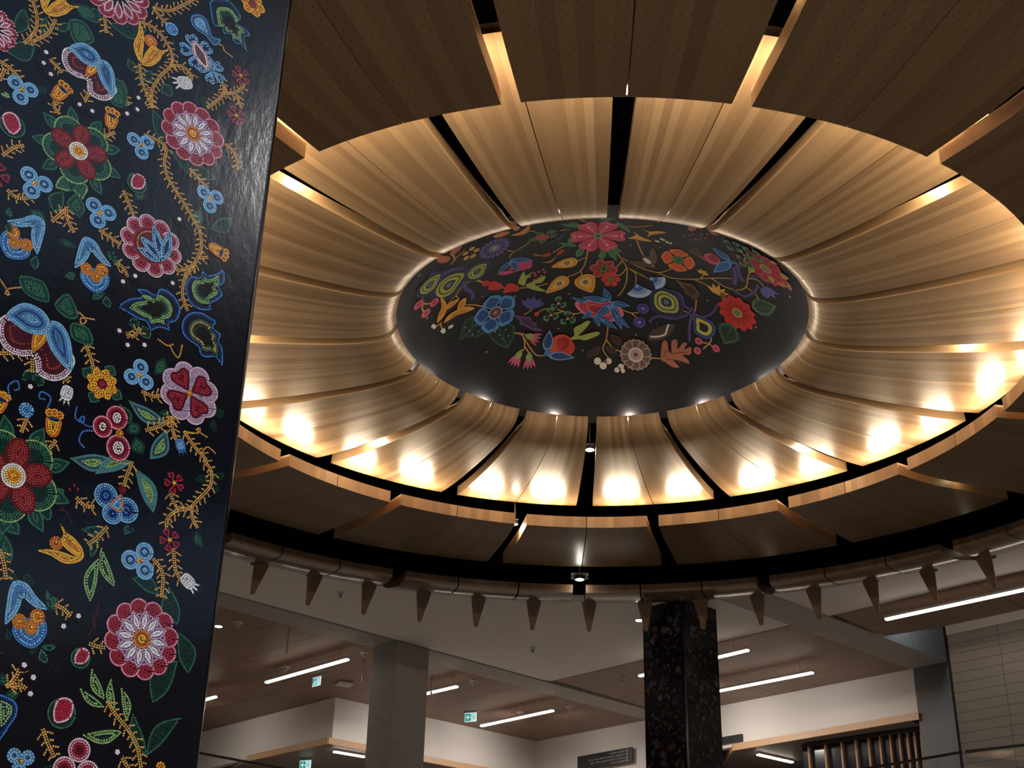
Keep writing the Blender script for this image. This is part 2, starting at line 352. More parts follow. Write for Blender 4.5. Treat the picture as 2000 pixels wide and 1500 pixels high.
def ring_label(kind, j, n, slot):
    # j counted to the right from the slot; n panels in the ring
    if j < n/2: return '%s, %s to the right from %s' % (kind, ORD[j], slot)
    return '%s, %s to the left from %s' % (kind, ORD[n-1-j], slot)
half, jt = 1.35/22.5, .07/22.5
for k in range(16):
    for h in (0, 1):
        k0 = K_A+k+(half if h == 0 else .5+jt); k1 = K_A+k+(.5-jt if h == 0 else 1-half)
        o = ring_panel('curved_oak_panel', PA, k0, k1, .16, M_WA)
        tag(o, ring_label('glossy inner-ring oak panel', 2*k+h, 32, 'the slot below the dome'), 'panel', 'inner ring panels')
half = 1.0/22.5
for k in range(16):
    for h in (0, 1):
        k0 = K_B+k+(half if h == 0 else .5+jt); k1 = K_B+k+(.5-jt if h == 0 else 1-half)
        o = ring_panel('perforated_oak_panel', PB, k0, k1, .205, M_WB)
        tag(o, ring_label('perforated middle-ring oak panel', 2*k+h, 32, 'the spotlit slot'), 'panel', 'middle ring panels')
half = .8/22.5
for k in range(-5, 5):
    for h in range(3):
        k0 = K_C+k+(half if h == 0 else h/3+jt*1.3); k1 = K_C+k+((h+1)/3-jt*1.3 if h < 2 else 1-half)
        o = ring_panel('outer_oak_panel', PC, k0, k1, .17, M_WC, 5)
        j = 3*k+h
        lab = 'dark outer-ring oak panel, %s to the %s of the square spotlight' % ((ORD[j], 'right') if j >= 0 else (ORD[-1-j], 'left'))
        tag(o, lab, 'panel', 'outer ring panels')
# hanging fins at the outside of the outer ring
for i in range(-7, 9):
    k = -.07+.277*i; a = RAD(k*22.5)
    r0, z0, r1, z1 = 10.63, 8.985, 10.92, 8.47; wt, wb, th = .155, .036, .03
    T = Vector((cos(a), -sin(a), 0)); e = Vector((sin(a), cos(a), 0)); base = polar(r0, k, z0)
    A = Vector((0, 0, .1)); Bv = e*(r1-r0)+Vector((0, 0, z1-z0)); n = e.cross(T); nn = (Bv.cross(T)).normalized()*th
    mb = MB(); up = -Bv.normalized()*.03
    q = [up-T*wt*1.02, up+T*wt*1.02, Bv+T*wb, Bv-T*wb]; q2 = [x+nn for x in q]
    mb.hexa([q[3], q[2], q[1], q[0], q2[3], q2[2], q2[1], q2[0]])
    for u in range(len(mb.uv)): mb.uv[u] = [(.1, 0), (.9, 0), (.9, .5), (.1, .5)]
    o = mb.build('hanging_fin', M_FIN, uv=True); o.location = base
    mb = MB(); q = [e*.06+Vector((0, 0, -.05)), e*.44+Vector((0, 0, H-z0-.04))]
    mb.hexa([q[0]-T*.03, q[0]+T*.03, q[1]+T*.03, q[1]-T*.03]+[x+Vector((0, 0, .045)) for x in (q[0]-T*.03, q[0]+T*.03, q[1]+T*.03, q[1]-T*.03)]); mb.build('bracket', M_DARK, o)
    if i == 4: s = 'tapered wooden fin hanging in front of the middle of the patterned column'
    if i < 0: lab = 'oak fin under the outer ring, %s left of the golden fin' % ORD[-i-1]
    elif i == 0: lab = 'tapered oak fin directly under the square spotlight, lit golden'
    else: lab = 'oak fin under the outer ring, %s right of the golden fin' % ORD[i-1]
    tag(o, lab, 'fin', 'fins round the outer ring')
# ------------------------------------------------------------------ spotlights in the slots
def downlight(r, k, z, label, energy=60, col=(1, .93, .78), plate=.17, lens=.085, tilt=0):
    c = polar(r, k, z); e = empty('spotlight', c, -RAD(k*22.5), label, 'spotlight')
    mb = MB(); mb.box(-plate, plate, -plate, plate, 0, .02); mb.box(-.012, .012, -.012, .012, .02, .8); o = mb.build('bracket', M_STEEL, e)
    mb = MB(); mb.lathe([(lens*1.25, -.005), (lens*1.25, -.07), (lens, -.07), (lens, -.05), (0, -.05)], (0, 0, 0), 24); mb.build('lamp_housing', M_DARK, e)
    mb = MB(); mb.lathe([(0, -.075), (lens*.95, -.066), (lens*.98, -.052)], (0, 0, 0), 24); o = mb.build('lens', M_LENS, e)
    point(c-Vector((0, 0, .14)), energy, col, .04)

area((6.6, 30.3, H+1.1), (7.9, 32.8, H+.1), 22, (.72, .86, 1), .6, .6)      # unseen cool lamp added in the void to brighten the pier
downlight(3.88, K_A, 9.50, 'round white spotlight in the slot just below the painted dome', 6, plate=.075, lens=.07)
downlight(5.60, K_A+8, 9.33, 'bright spotlight in the dark slot above the dome, at the joint of the perforated panels', 8, plate=.08, lens=.08)
downlight(6.63, K_B, 9.18, 'small spotlight in the middle ring slot below the rings', 7, plate=.06, lens=.055)
downlight(9.05, K_C, 9.02, 'round spotlight on a square steel plate between the middle and outer rings', 5)
for dk, nm in ((2, 'lower right'), (4, 'right'), (6, 'upper right'), (-2, 'lower left'), (-4, 'left'), (-6, 'upper left')):   # slot lamps buried between the panels
    point(polar(5.2, K_A+dk, 9.52), 24.0, (1, .84, .58), .07)
for dk in (3, 6, 8, -3, -5):
    point(polar(7.35, K_B+dk, 9.16), 1.6, (1, .84, .5), .04)
point(polar(10.25, K_C+2, 9.06), .5, (1, .84, .5), .03)
# ------------------------------------------------------------------ linear lights
def linear(a, b, z, label, hang=True, wd=.085):
    a = Vector((a[0], a[1], z)); b = Vector((b[0], b[1], z)); c = (a+b)/2
    e = empty('linear_light', c, 0, label, 'ceiling light', 'linear ceiling lights')
    mb = MB(); mb.bar(a-c+Vector((0, 0, .045)), b-c+Vector((0, 0, .045)), wd*1.1, .05); mb.build('housing', M_OFFW, e)
    mb = MB(); mb.bar(a-c, b-c, wd, .04); mb.build('diffuser', M_LAMP, e)
    if hang:
        for t in (.12, .88):
            p = a.lerp(b, t)-c; mb = MB(); mb.bar(p+Vector((0, 0, .07)), p+Vector((.012, 0, .07)), .012, .001)
            mb = MB(); mb.box(p.x-.006, p.x+.006, p.y-.006, p.y+.006, .07, H-z); mb.build('hanger', M_STEEL, e)
ZL = H-.35
linear((-8.38, 33.39), (-5.97, 31.28), ZL, 'glowing linear light left of the concrete column')
linear((-4.62, 34.50), (-3.64, 33.68), ZL, 'short visible end of a linear light right of the concrete column')
linear((-3.38, 37.86), (-1.34, 36.07), ZL, 'glowing linear light beside the middle exit sign')
linear((2.75, 34.05), (4.9, 32.25), ZL, 'long linear light right of the patterned column, lower one')
linear((.85, 32.62), (3.23, 30.4), ZL, 'linear light passing behind the patterned column')
linear((5.86, 28.11), (9.3, 25.24), ZL, 'longest linear light, at the right edge above the tiled wall')
linear((-12.4, 36.9), (-10.02, 34.83), ZL, 'linear light end peeping out beside the big left pillar')
linear((-7.22, 36.85), (-6.50, 37.47), 7.852, 'short linear light under the left canopy', False)
linear((4.0, 36.76), (5.0, 37.68), 7.852, 'short linear light under the right canopy', False)
# ------------------------------------------------------------------ canopies below the far walls
def canopy(path, z0, z1, depth, label):
    e = empty('oak_canopy', (path[1][0], path[1][1], z0), 0, label, 'canopy'); c = Vector((path[1][0], path[1][1], z0))
    mb = MB(); Pn = [V2(p) for p in path]
    for i in range(len(Pn)-1):
        mb.bar(Vector((Pn[i].x, Pn[i].y, (z0+z1)/2))-c, Vector((Pn[i+1].x, Pn[i+1].y, (z0+z1)/2))-c, .06, z1-z0)
    mb.build('fascia', M_TRIM, e)
    return e, c
e, c = canopy([(-9.96, 38.46), (-7.25, 36.13), (-4.1, 39.1), (-1.98, 41.05)], 7.90, 8.07, 1, 'oak edged canopy on the far wall left of and behind the concrete column')
mb = MB(); mb.prism([tuple((V2(p)-c)[:2]) for p in ((-9.96, 38.50), (-7.27, 36.20), (-2.0, 41.1), (-4.2, 44.5), (-15.8, 47.4))], .03, .10); mb.build('soffit', M_SOFF, e)
e, c = canopy([(3.20, 38.3), (3.36, 36.55), (7.16, 33.22), (7.42, 33.02)], 7.90, 8.07, 1, 'oak edged canopy on the far wall right of the patterned column')
mb = MB(); mb.prism([tuple((V2(p)-c)[:2]) for p in ((2.6, 42.0), (3.22, 38.3), (3.38, 36.60), (7.22, 33.24), (9.0, 35.4), (10.4, 37.2))], .03, .10); mb.build('soffit', M_SOFF, e)
mb = MB(); mb.prism([tuple((V2(p))[:2]) for p in ((2.93, 36.90), (3.56, 36.36), (3.60, 36.40), (2.97, 36.94))], 8.12, 8.30)
tag(mb.build('dark_panel', M_DARK), 'small dark grey panel above the left end of the right canopy', 'panel')
# slatted screen beneath the right canopy
s0 = V2((5.05, 35.75)); s1 = V2((7.86, 33.62)); dd = (s1-s0).normalized()
e = empty('slatted_screen', (s0.x, s0.y, 5), 0, 'screen of upright oak slats against dark glass under the right canopy', 'screen')
mb = MB(); mb.bar((0, .12, 1.2), tuple((s1-s0)+Vector((0, .12, 1.2))), .03, 3.4); o = mb.build('backing', plain('dark glazing', (.012, .012, .018), .15), e)
L_ = (s1-s0).length
for px in (1578, 1609, 1639, 1665, 1688, 1708, 1726, 1742, 1756, 1768, 1779, 1789):
    p = dd*(L_*(px-1567)/(1800-1567)); mb = MB(); mb.bar(p+Vector((0, 0, 1.3))-dd*.022, p+Vector((0, 0, 1.3))+dd*.022, .12, 3.15); mb.build('slat', M_SLAT, e)
mb = MB(); mb.bar((0, 0, 2.85), tuple((s1-s0)+Vector((0, 0, 2.85))), .14, .08); mb.build('top_rail', M_DARK, e)
# ------------------------------------------------------------------ balustrades of the upper floor
def balustrade(p, q, z, label, ext0=0, ext1=0):
    p = V2(p); q = V2(q); d = (q-p).normalized(); p = p-d*ext0; q = q+d*ext1
    e = empty('glass_balustrade', (p.x, p.y, z-1.1), 0, label, 'balustrade'); L_ = (q-p).length
    mb = MB(); mb.bar((0, 0, 1.1), tuple(d*L_+Vector((0, 0, 1.1))), .05, .045); mb.build('handrail', M_DARK, e)
    n = max(1, int(L_/1.4))
    for i in range(n):
        a = d*(L_*i/n+.01)+Vector((0, 0, .53)); b_ = d*(L_*(i+1)/n-.01)+Vector((0, 0, .53)); mb = MB(); mb.bar(a, b_, .015, 1.05); mb.build('glass_panel', M_GLASS, e)
balustrade((-8.32, 28.45), (-7.06, 29.78), 6.0, 'glass balustrade with dark handrail at the bottom left, beside the big pillar', 2, 1.5)
balustrade((5.71, 29.01), (6.97, 27.71), 6.0, 'glass balustrade with dark handrail in front of the concrete pier and slats', .9, 0)
balustrade((7.03, 27.66), (7.98, 27.04), 6.0, 'glass balustrade with dark handrail crossing the tiled wall', 0, 1.2)
# ------------------------------------------------------------------ exit signs
M_SIGNW = plain('sign face white', (.8, .9, .9), .5, emis=(.75, 1, .98), es=.75)
M_SIGNG = plain('sign green', (.01, .25, .2), .5, emis=(.02, .30, .27), es=.7)
def exitsign(p, z, az, kind, label, wd=.32, ht=.22):
    e = empty('exit_sign', (p[0], p[1], z), -RAD(az-90), label, 'exit sign', 'exit signs')
    mb = MB(); mb.box(-wd/2-.03, wd/2+.03, -.03, .03, ht, ht+.035); mb.build('mount', M_OFFW, e)
    mb = MB(); mb.box(-wd/2, wd/2, -.01, .01, 0, ht); mb.build('panel', M_SIGNW, e)
    mb = MB(); y = -.016
    def rect(x0, x1, z0, z1, mi=0): mb.face([(x0*wd-wd/2, y, z0*ht), (x1*wd-wd/2, y, z0*ht), (x1*wd-wd/2, y, z1*ht), (x0*wd-wd/2, y, z1*ht)], mi)
    def tri(pts, mi): mb.face([(a*wd-wd/2, y-.002, b_*ht) for a, b_ in pts], mi)
    if kind == 'arrow':
        rect(.05, .54, .08, .92)
        tri([(.12, .5), (.30, .78), (.38, .78), (.24, .56), (.48, .56), (.48, .44), (.24, .44), (.38, .22), (.30, .22)], 1)
        rect(.60, .64, .12, .88); rect(.88, .92, .12, .88); rect(.64, .88, .82, .88)
        tri([(.70, .2), (.76, .45), (.70, .5), (.72, .62), (.80, .62), (.84, .5), (.80, .45), (.86, .2), (.81, .2), (.77, .38), (.74, .2)], 0)
        tri([(.74, .66), (.80, .66), (.80, .76), (.74, .76)], 0)
    else:
        rect(.04, .58, .08, .92)
        tri([(.06, .22), (.22, .38), (.30, .62), (.38, .68), (.44, .52), (.54, .50), (.54, .42), (.42, .42), (.40, .30), (.50, .16), (.42, .14), (.32, .26), (.22, .22), (.10, .14)], 1)
        tri([(.33, .72), (.41, .72), (.41, .84), (.33, .84)], 1)
        rect(.66, .72, .10, .90); rect(.86, .94, .10, .90); rect(.72, .86, .80, .90)
    mb.build('pictogram', [M_SIGNG, M_SIGNW], e, merge=False)
exitsign((-7.23, 33.94), H-.285, 131, 'man', 'green and white exit sign below the linear light, left of the concrete column')
exitsign((-3.66, 37.64), H-.285, 107, 'arrow', 'green arrow exit sign beside the middle linear light', .34, .24)
exitsign((-8.22, 38.05), 7.62, 107, 'arrow', 'green arrow exit sign at the bottom edge below the left canopy', .34, .24)
# ------------------------------------------------------------------ direction board (its writing is too small to read)
pa = V2((-1.26, 42.5)); ang = 131.4
# sits on the far middle wall: walk along the wall line
w0 = cB+D2*.0
s_ = 1.75
c = w0+D2*s_-N2*.05
e = empty('direction_board', (c.x, c.y, 8.03), -RAD(ang-90), 'dark direction board with four lines of small pale writing on the far wall', 'sign')
Wb, Hb = 2.05, .42
mb = MB(); mb.box(0, Wb, -.04, 0, 0, Hb); rnd = random.Random(3)
for row, (x0) in enumerate((.60, .22, .26, .60)):
    z = Hb*(.80-.21*row); x = Wb*.87
    mb.face([(Wb*.895, -.045, z-.018), (Wb*.925, -.045, z-.018), (Wb*.925, -.045, z+.03), (Wb*.895, -.045, z+.03)], 1)
    while x > Wb*x0:
        l = rnd.uniform(.012, .022)
        mb.face([(x-l, -.045, z-rnd.choice((.012, .012, .02))), (x, -.045, z-.012), (x, -.045, z+rnd.choice((.012, .026))), (x-l, -.045, z+.014)], 1); x -= l+.008
        if rnd.random() < .16: x -= .03
mb.build('board', [plain('board black', (.016, .014, .016), .4), plain('pale lettering', (.30, .27, .27), .6)], e)
# ------------------------------------------------------------------ small things on the ceilings
def sprinkler(x, y, label, size=1.0, z=H):
    e = empty('sprinkler', (x, y, z), 0, label, 'sprinkler', 'ceiling sprinklers')
    mb = MB(); mb.lathe([(0, -.001), (.11*size, -.001), (.10*size, -.03), (.05*size, -.045), (0, -.045)], (0, 0, 0), 18); mb.build('cover_plate', M_OFFW, e)
    mb = MB(); mb.lathe([(.05*size, -.045), (.062*size, -.07), (.05*size, -.105), (.022*size, -.125), (0, -.128)], (0, 0, 0), 18); mb.build('head', M_STEEL, e)
for x, y, l in ((-8.19, 29.52, 'white sprinkler on the planked ceiling beside the big pillar'), (-7.88, 33.19, 'white sprinkler just above the left linear light'),
                (-5.71, 31.94, 'white sprinkler at the left side of the concrete column top'), (-3.31, 34.46, 'white sprinkler right of the concrete column'),
                (-.92, 37.04, 'white sprinkler on the planked ceiling near the long beam, right of the middle linear light'), (-2.30, 37.70, 'small sprinkler just above the middle linear light')):
    sprinkler(x, y, l)
sprinkler(-1.65, 31.46, 'small white fitting on the plaster ceiling in the middle', .7)
sprinkler(-5.49, 27.40, 'small white fitting on the plaster ceiling between the fins at the left', .7)
sprinkler(.49, 34.14, 'small fitting on the planks just left of the patterned column', .8)
e = empty('smoke_detector', (-6.66, 34.67, H), RAD(30), 'flat square access box on the planked ceiling right of the exit sign', 'detector')
mb = MB(); mb.box(-.17, .17, -.17, .17, -.02, 0); mb.build('base', M_DARK, e); mb = MB(); mb.box(-.19, .19, -.19, .19, -.07, -.02); mb.build('cover', M_OFFW, e)
for x, y, l in ((-7.11, 29.9, 'thin rod hanging from the planked ceiling above the left linear light'), (-5.77, 32.25, 'thin rod hanging beside the concrete column'),
                (-4.3, 33.89, 'thin rod hanging right of the concrete column')):
    mb = MB(); mb.lathe([(0, 0), (.014, 0), (.014, -.42), (.024, -.43), (.024, -.62), (0, -.62)], (0, 0, 0), 10)
    o = mb.build('hanging_rod', M_STEEL); o.location = (x, y, H); tag(o, l, 'rod', 'hanging rods')
def potlight(x, y, label, r=.09):
    e = empty('recessed_light', (x, y, H), 0, label, 'ceiling light', 'recessed lights')
    mb = MB(); mb.lathe([(r*1.15, 0), (r*1.15, -.012), (r, -.012)], (0, 0, 0), 22); mb.build('rim', M_OFFW, e)
    mb = MB(); mb.lathe([(0, -.02), (r*.8, -.016), (r, -.004)], (0, 0, 0), 22); mb.build('lens', plain('downlight lens', (.9, .9, .85), .5, emis=(1, .9, .78), es=14), e)
    spot((x, y, H-.06), (x, y, 0), 60, SOFT, RAD(100), .6, .08)
potlight(.79, 29.30, 'bright recessed light in the plaster ceiling left of the patterned column')
potlight(-8.72, 29.83, 'small recessed light beside the big left pillar')
# lights of the upper-floor rooms washing the far walls
for x, y, en, tx, ty in ((-2.2, 37.9, 260, -4.4, 39.1), (2.2, 34.6, 330, 4.1, 36.1), (4.2, 33.0, 100, 6.0, 34.5), (-4.6, 36.3, 170, -6.1, 37.3), (-11.2, 36.4, 110, -10.0, 38.7), (-1.3, 37.6, 90, .3, 39.3)):
    area((x, y, H-.12), (tx, ty, 7.2), en*.085, SOFT, 1.0, .15).data.spread = RAD(125)
# downlights of the upper floor
for x, y, en in ((-9, 33.5, 60), (-5.5, 34.8, 60), (-1.5, 37.2, 60), (1.9, 34.0, 60), (5.0, 31.6, 60)):
    area((x, y, H-.5), (x, y, 0), en, SOFT, .3, .3)
# ------------------------------------------------------------------ big beadwork pillar
import numpy as np
def srgb(r, g, b, k=1.0):
    return tuple(min(1, k*((x/255)/12.92 if x/255 <= .04045 else ((x/255+.055)/1.055)**2.4)) for x in (r, g, b))
m, nt, b = newmat('beadwork lacquer'); N = nt.nodes; L = nt.links
at = N.new('ShaderNodeVertexColor'); at.layer_name = 'paint'; L.new(at.outputs[0], b.inputs['Base Color'])
b.inputs['Roughness'].default_value = .14; b.inputs['Specular IOR Level'].default_value = .5
tc = N.new('ShaderNodeTexCoord'); mp = N.new('ShaderNodeMapping'); mp.inputs['Scale'].default_value = (3, 3, 1.2); L.new(tc.outputs['Object'], mp.inputs[0])
no = N.new('ShaderNodeTexNoise'); no.inputs['Scale'].default_value = 2.5; no.inputs['Detail'].default_value = 7; no.inputs['Roughness'].default_value = .62; L.new(mp.outputs[0], no.inputs['Vector'])
bu = N.new('ShaderNodeBump'); bu.inputs['Strength'].default_value = .09; bu.inputs['Distance'].default_value = .02; L.new(no.outputs['Fac'], bu.inputs['Height']); L.new(bu.outputs[0], b.inputs['Normal'])
M_BEAD = m
BG = srgb(9, 9, 18)
PC0 = Vector((4.2*sin(RAD(-16.29)), 4.2*cos(RAD(-16.29)), 0)); PW = 1.30
PN = Vector((D1.y, -D1.x, 0))          # face normal, towards the viewer
def PP(x, y):                          # point of the photographed artwork -> (u, z) on the pillar face
    d = FWD*FPX+RGT*(x-1000)-UPV*(y-750); q = d*(PN.dot(PC0)/PN.dot(d))-PC0
    return np.array((q.dot(D1), q.z))
def P3(p, off): return PC0+D1*float(p[0])+PN*off+Vector((0, 0, float(p[1])))
PITCHB = .0072
class Art:
    def __init__(s): s.mb = MB(); s.off = .0003; s.n = 0; s.rnd = random.Random(5)
    def fill(s, poly, col):
        s.off += .0000025
        A = np.asarray(poly, float)
        if np.sum(A[:, 0]*np.roll(A[:, 1], -1)-np.roll(A[:, 0], -1)*A[:, 1]) < 0: poly = A[::-1]
        if len(poly) >= 3: s.mb.face([P3(p, s.off) for p in poly], 0, None, col)
    def beads(s, pts, col, size=.46, jit=.16):
        off = s.off+.0000012
        for p in pts:
            j = 1+s.rnd.uniform(-jit, jit); r = PITCHB*size*s.rnd.uniform(.9, 1.08); a0 = s.rnd.uniform(0, 1)
            s.mb.face([P3((p[0]+r*cos(a0+i*pi/3), p[1]+r*sin(a0+i*pi/3)), off) for i in range(6)], 0, None, tuple(min(1, c*j) for c in col)); s.n += 1
def resample(P, step, closed=True):
    P = np.asarray(P, float); Q = np.vstack([P, P[:1]]) if closed else P
    seg = np.linalg.norm(np.diff(Q, axis=0), axis=1); cum = np.concatenate([[0], np.cumsum(seg)]); n = max(3 if closed else 2, int(round(cum[-1]/step)))
    t = np.linspace(0, cum[-1], n+1)[:-1] if closed else np.linspace(0, cum[-1], n+1)
    return np.stack([np.interp(t, cum, Q[:, 0]), np.interp(t, cum, Q[:, 1])], 1)
def catmull(P, n=6, closed=True):
    P = [np.asarray(p, float) for p in P]; out = []; m = len(P)
    for i in range(m if closed else m-1):
        p0, p1, p2, p3 = (P[(i-1) % m], P[i], P[(i+1) % m], P[(i+2) % m]) if closed else (P[max(0, i-1)], P[i], P[i+1], P[min(m-1, i+2)])
        for j in range(n):
            t = j/n; out.append(.5*(2*p1+(p2-p0)*t+(2*p0-5*p1+4*p2-p3)*t*t+(3*p1-p0-3*p2+p3)*t**3))
    if not closed: out.append(P[-1])
    return np.array(out)
def pdist(X, P):
    A = P; B_ = np.roll(P, -1, axis=0); D = B_-A; L2 = (D**2).sum(1)+1e-12
    t = np.clip(((X[:, None]-A[None])*D[None]).sum(2)/L2[None], 0, 1); C = A[None]+t[..., None]*D[None]
    return np.sqrt(((X[:, None]-C)**2).sum(2)).min(1)
def shape(art, poly, cols, fillc=None, pitch=PITCHB, maxr=14, dim=.22):
    poly = np.asarray(poly, float)
    area_ = .5*np.sum(poly[:, 0]*np.roll(poly[:, 1], -1)-np.roll(poly[:, 0], -1)*poly[:, 1])
    if area_ < 0: poly = poly[::-1]
    if fillc is None: fillc = tuple(c*dim for c in (cols[-1] or cols[0]))
    art.fill(poly, fillc)
    D = resample(poly, pitch*.5); T = np.roll(D, -1, 0)-np.roll(D, 1, 0); T /= np.linalg.norm(T, axis=1)[:, None]+1e-9; Nn = np.stack([-T[:, 1], T[:, 0]], 1)
    PD = resample(poly, pitch*.8); kept = np.zeros((0, 2)); last = None
    for k in range(maxr):
        col = cols[min(k, len(cols)-1)]
        if col is None and k >= len(cols)-1: break
        d = (k+.5)*pitch; X = D+Nn*d; ok = pdist(X, PD) > d-.22*pitch; X = X[ok]
        if len(X) == 0: break
        new = []; allp = kept
        for p in X:
            if len(allp) and ((allp-p)**2).sum(1).min() < (.84*pitch)**2: continue
            new.append(p); allp = np.vstack([allp, p])
        if not new: break
        kept = allp
        if col is not None: art.beads(new, col)
C_ = dict(LB=(120, 180, 232), MB=(62, 122, 200), DB=(24, 46, 104), W=(222, 230, 240), PK=(214, 140, 165), RD=(160, 44, 66), DR=(104, 20, 34), GD=(232, 178, 62), OR=(206, 118, 44), GO=(205, 158, 84),
          G1=(134, 176, 112), G2=(50, 102, 84), G3=(22, 54, 48), LI=(186, 160, 198), PL=(70, 26, 36), PU=(60, 40, 110), BR=(150, 58, 48), CR=(240, 225, 190), TE=(60, 128, 156), WP=(212, 190, 212))
C_ = {k: srgb(*v) for k, v in C_.items()}
def cc(s): return [C_[x] if x != '-' else None for x in s.split()]
art = Art()
def loc(x, y):
    c = PP(x, y); s = (np.linalg.norm(PP(x, y+5)-PP(x, y-5))+np.linalg.norm(PP(x+5, y)-PP(x-5, y)))/20; return c, s
def tr(pts, x, y, s=1, rot=0, flip=1):        # local picture-like coordinates (y down) -> face plane
    c, m_ = loc(x, y); a = RAD(rot); out = []
    for px, py in pts:
        px *= flip*s; py *= s; X = px*cos(a)-py*sin(a); Y = px*sin(a)+py*cos(a); out.append((c[0]+X*m_, c[1]-Y*m_))
    return np.array(out)
def circ(r, cx=0, cy=0, n=28, rx=1, ry=1): return [(cx+r*rx*cos(2*pi*i/n), cy+r*ry*sin(2*pi*i/n)) for i in range(n)]
def petal(l0, l1, w, ang, p=.8, n=12):
    a = RAD(ang); pts = []
    for s in (1, -1):
        for i in range(n+1):
            t = i/n if s == 1 else 1-i/n; wd = w/2*sin(pi*t**p)*s; r = l0+(l1-l0)*t; pts.append((r*cos(a)-wd*sin(a), r*sin(a)+wd*cos(a)))
    return pts[:-1]
def heart(l0, l1, w, ang):
    a = RAD(ang); base = [(0, 0), (.25, .22), (.6, .46), (.85, .46), (1, .26), (.93, 0), (1, -.26), (.85, -.46), (.6, -.46), (.25, -.22)]
    P = [(l0+(l1-l0)*t, q*w) for t, q in base]; P = catmull(P, 4)
    return [(x*cos(a)-y*sin(a), x*sin(a)+y*cos(a)) for x, y in P]
def trefoil(x, y, r, rot=90, cols='LB LB DB LB LB'):
    for i in range(3): a = RAD(rot+120*i); shape(art, tr(circ(r*.50, r*.53*cos(a), r*.53*sin(a)), x, y), cc(cols))
    shape(art, tr(circ(r*.16), x, y), cc('GD OR'))
def five(x, y, r, rot=0):
    for i in range(5): shape(art, tr(heart(r*.2, r, r*.75, rot+72*i), x, y), cc('RD -'), srgb(60, 12, 20))
    shape(art, tr(circ(r*.2), x, y), cc('GD'))
def dot(x, y):
    art.fill(tr(circ(13), x, y), srgb(18, 7, 17)); c, s = loc(x, y)
    art.beads([c+np.array((cos(i*2*pi/5), sin(i*2*pi/5)))*PITCHB*.62 for i in range(5)]+[c], C_['W'], .5)
def f12(x, y, r, inner=True):
    for i in range(12): shape(art, tr(circ(r*.26, r*.74*cos(RAD(30*i+15)), r*.74*sin(RAD(30*i+15))), x, y), cc('PK RD RD RD DR'))
    if inner:
        shape(art, tr(circ(r*.64), x, y), cc('LI PU PU RD'), srgb(60, 22, 60))
        for i in range(12):
            shape(art, tr(petal(r*.16, r*.76, r*.30, 30*i, .85), x, y), cc('LI PL W'), C_['PL']); 
            shape(art, tr(petal(r*.24, r*.66, r*.15, 30*i, .85), x, y), cc('W'), srgb(150, 140, 170))
        shape(art, tr(circ(r*.23), x, y), cc('OR BR GD GD'))
    else:
        for i in range(12): shape(art, tr(petal(r*.2, r*.86, r*.26, 30*i+15, 1.3), x, y), cc('WP RD PK'))
def rosette(x, y, r):
    for i in range(9): shape(art, tr(petal(r*.7, r*1.32, r*.34, 40*i+10), x, y), cc('G2 G3 G2'))
    for i in range(5): shape(art, tr(circ(r*.44, r*.58*cos(RAD(72*i+18)), r*.58*sin(RAD(72*i+18))), x, y), cc('G1 G2 G2 G2 G3'))
    for i in range(5): shape(art, tr([(r*.5*cos(RAD(72*i-18))+a*cos(RAD(72*i-18))-b_*sin(RAD(72*i-18)), r*.5*sin(RAD(72*i-18))+a*sin(RAD(72*i-18))+b_*cos(RAD(72*i-18))) for a, b_ in circ(r*.30, n=24, rx=1.15, ry=.9)], x, y), cc('DR BR BR RD BR'), srgb(50, 14, 18))
    shape(art, tr(circ(r*.27), x, y), cc('W W GD OR GD'))
def pansy(x, y, s, rot=0):
    k = s/78
    def S(p): return tr([(a*k, b_*k) for a, b_ in p], x, y, 1, rot)
    for p in ([(-60, -20), (-95, -70), (-60, -95), (-20, -60)], [(60, 0), (95, 10), (110, 60), (70, 70)]) if s < 60 else ([(-45, -55), (-65, -85), (-20, -95), (0, -60)], [(10, -60), (30, -95), (60, -60), (40, -45)], [(50, -40), (85, -45), (100, -15), (60, -10)]):
        shape(art, catmull(S(p), 5), cc('G2 G3 G2'))
    shape(art, catmull(S([(-76, 10), (-72, 45), (-50, 66), (-22, 66), (0, 58), (14, 84), (42, 88), (66, 72), (76, 44), (70, 20), (20, -20), (-40, -20)]), 6), cc('W WP WP PL PL BR PL PL'), srgb(52, 20, 30))
    shape(art, catmull(S([(-6, -14), (14, -4), (12, 24), (-4, 48), (-12, 20)]), 6), cc('OR GD OR GD'))
    shape(art, catmull(S([(-68, 0), (-46, -36), (-10, -40), (14, -20), (6, 6), (-20, 16), (-44, 12)]), 6), cc('LB LB MB DB MB LB LB'))
    shape(art, catmull(S([(10, -24), (30, -30), (52, -14), (68, 20), (74, 52), (50, 46), (24, 26), (8, 0)]), 6), cc('LB LB MB DB MB LB LB'))
def bell(x, y, k=1.0, flip=1, rot=0):
    def S(p): return tr([((a-200)/4*k, (b_-1220)/4*k) for a, b_ in p], x, y, 1, rot, flip)
    shape(art, catmull(S([(150, 1250), (110, 1340), (170, 1420), (290, 1450), (370, 1370), (385, 1270), (330, 1200)]), 6), cc('MB LB MB LB MB'))
    for a, b_, r in ((290, 1200, 62), (155, 1265, 58), (255, 1290, 56)): shape(art, S(circ(r, a, b_, 24, 1, 1.05)), cc('OR OR GD GD' if r != 62 else 'OR GD OR'))
    shape(art, catmull(S([(50, 1310), (30, 1140), (32, 1020), (62, 965), (120, 955), (180, 975), (250, 1040), (365, 1122), (270, 1135), (195, 1105), (150, 1085), (140, 1160), (110, 1240)]), 6), cc('LB LB MB MB LB'))
    for a in (-60, -20, 20): shape(art, tr(petal(0, 22*k, 9*k, a+0), *( (x+41*k*flip, y-26*k) )), cc('G2 G3'))
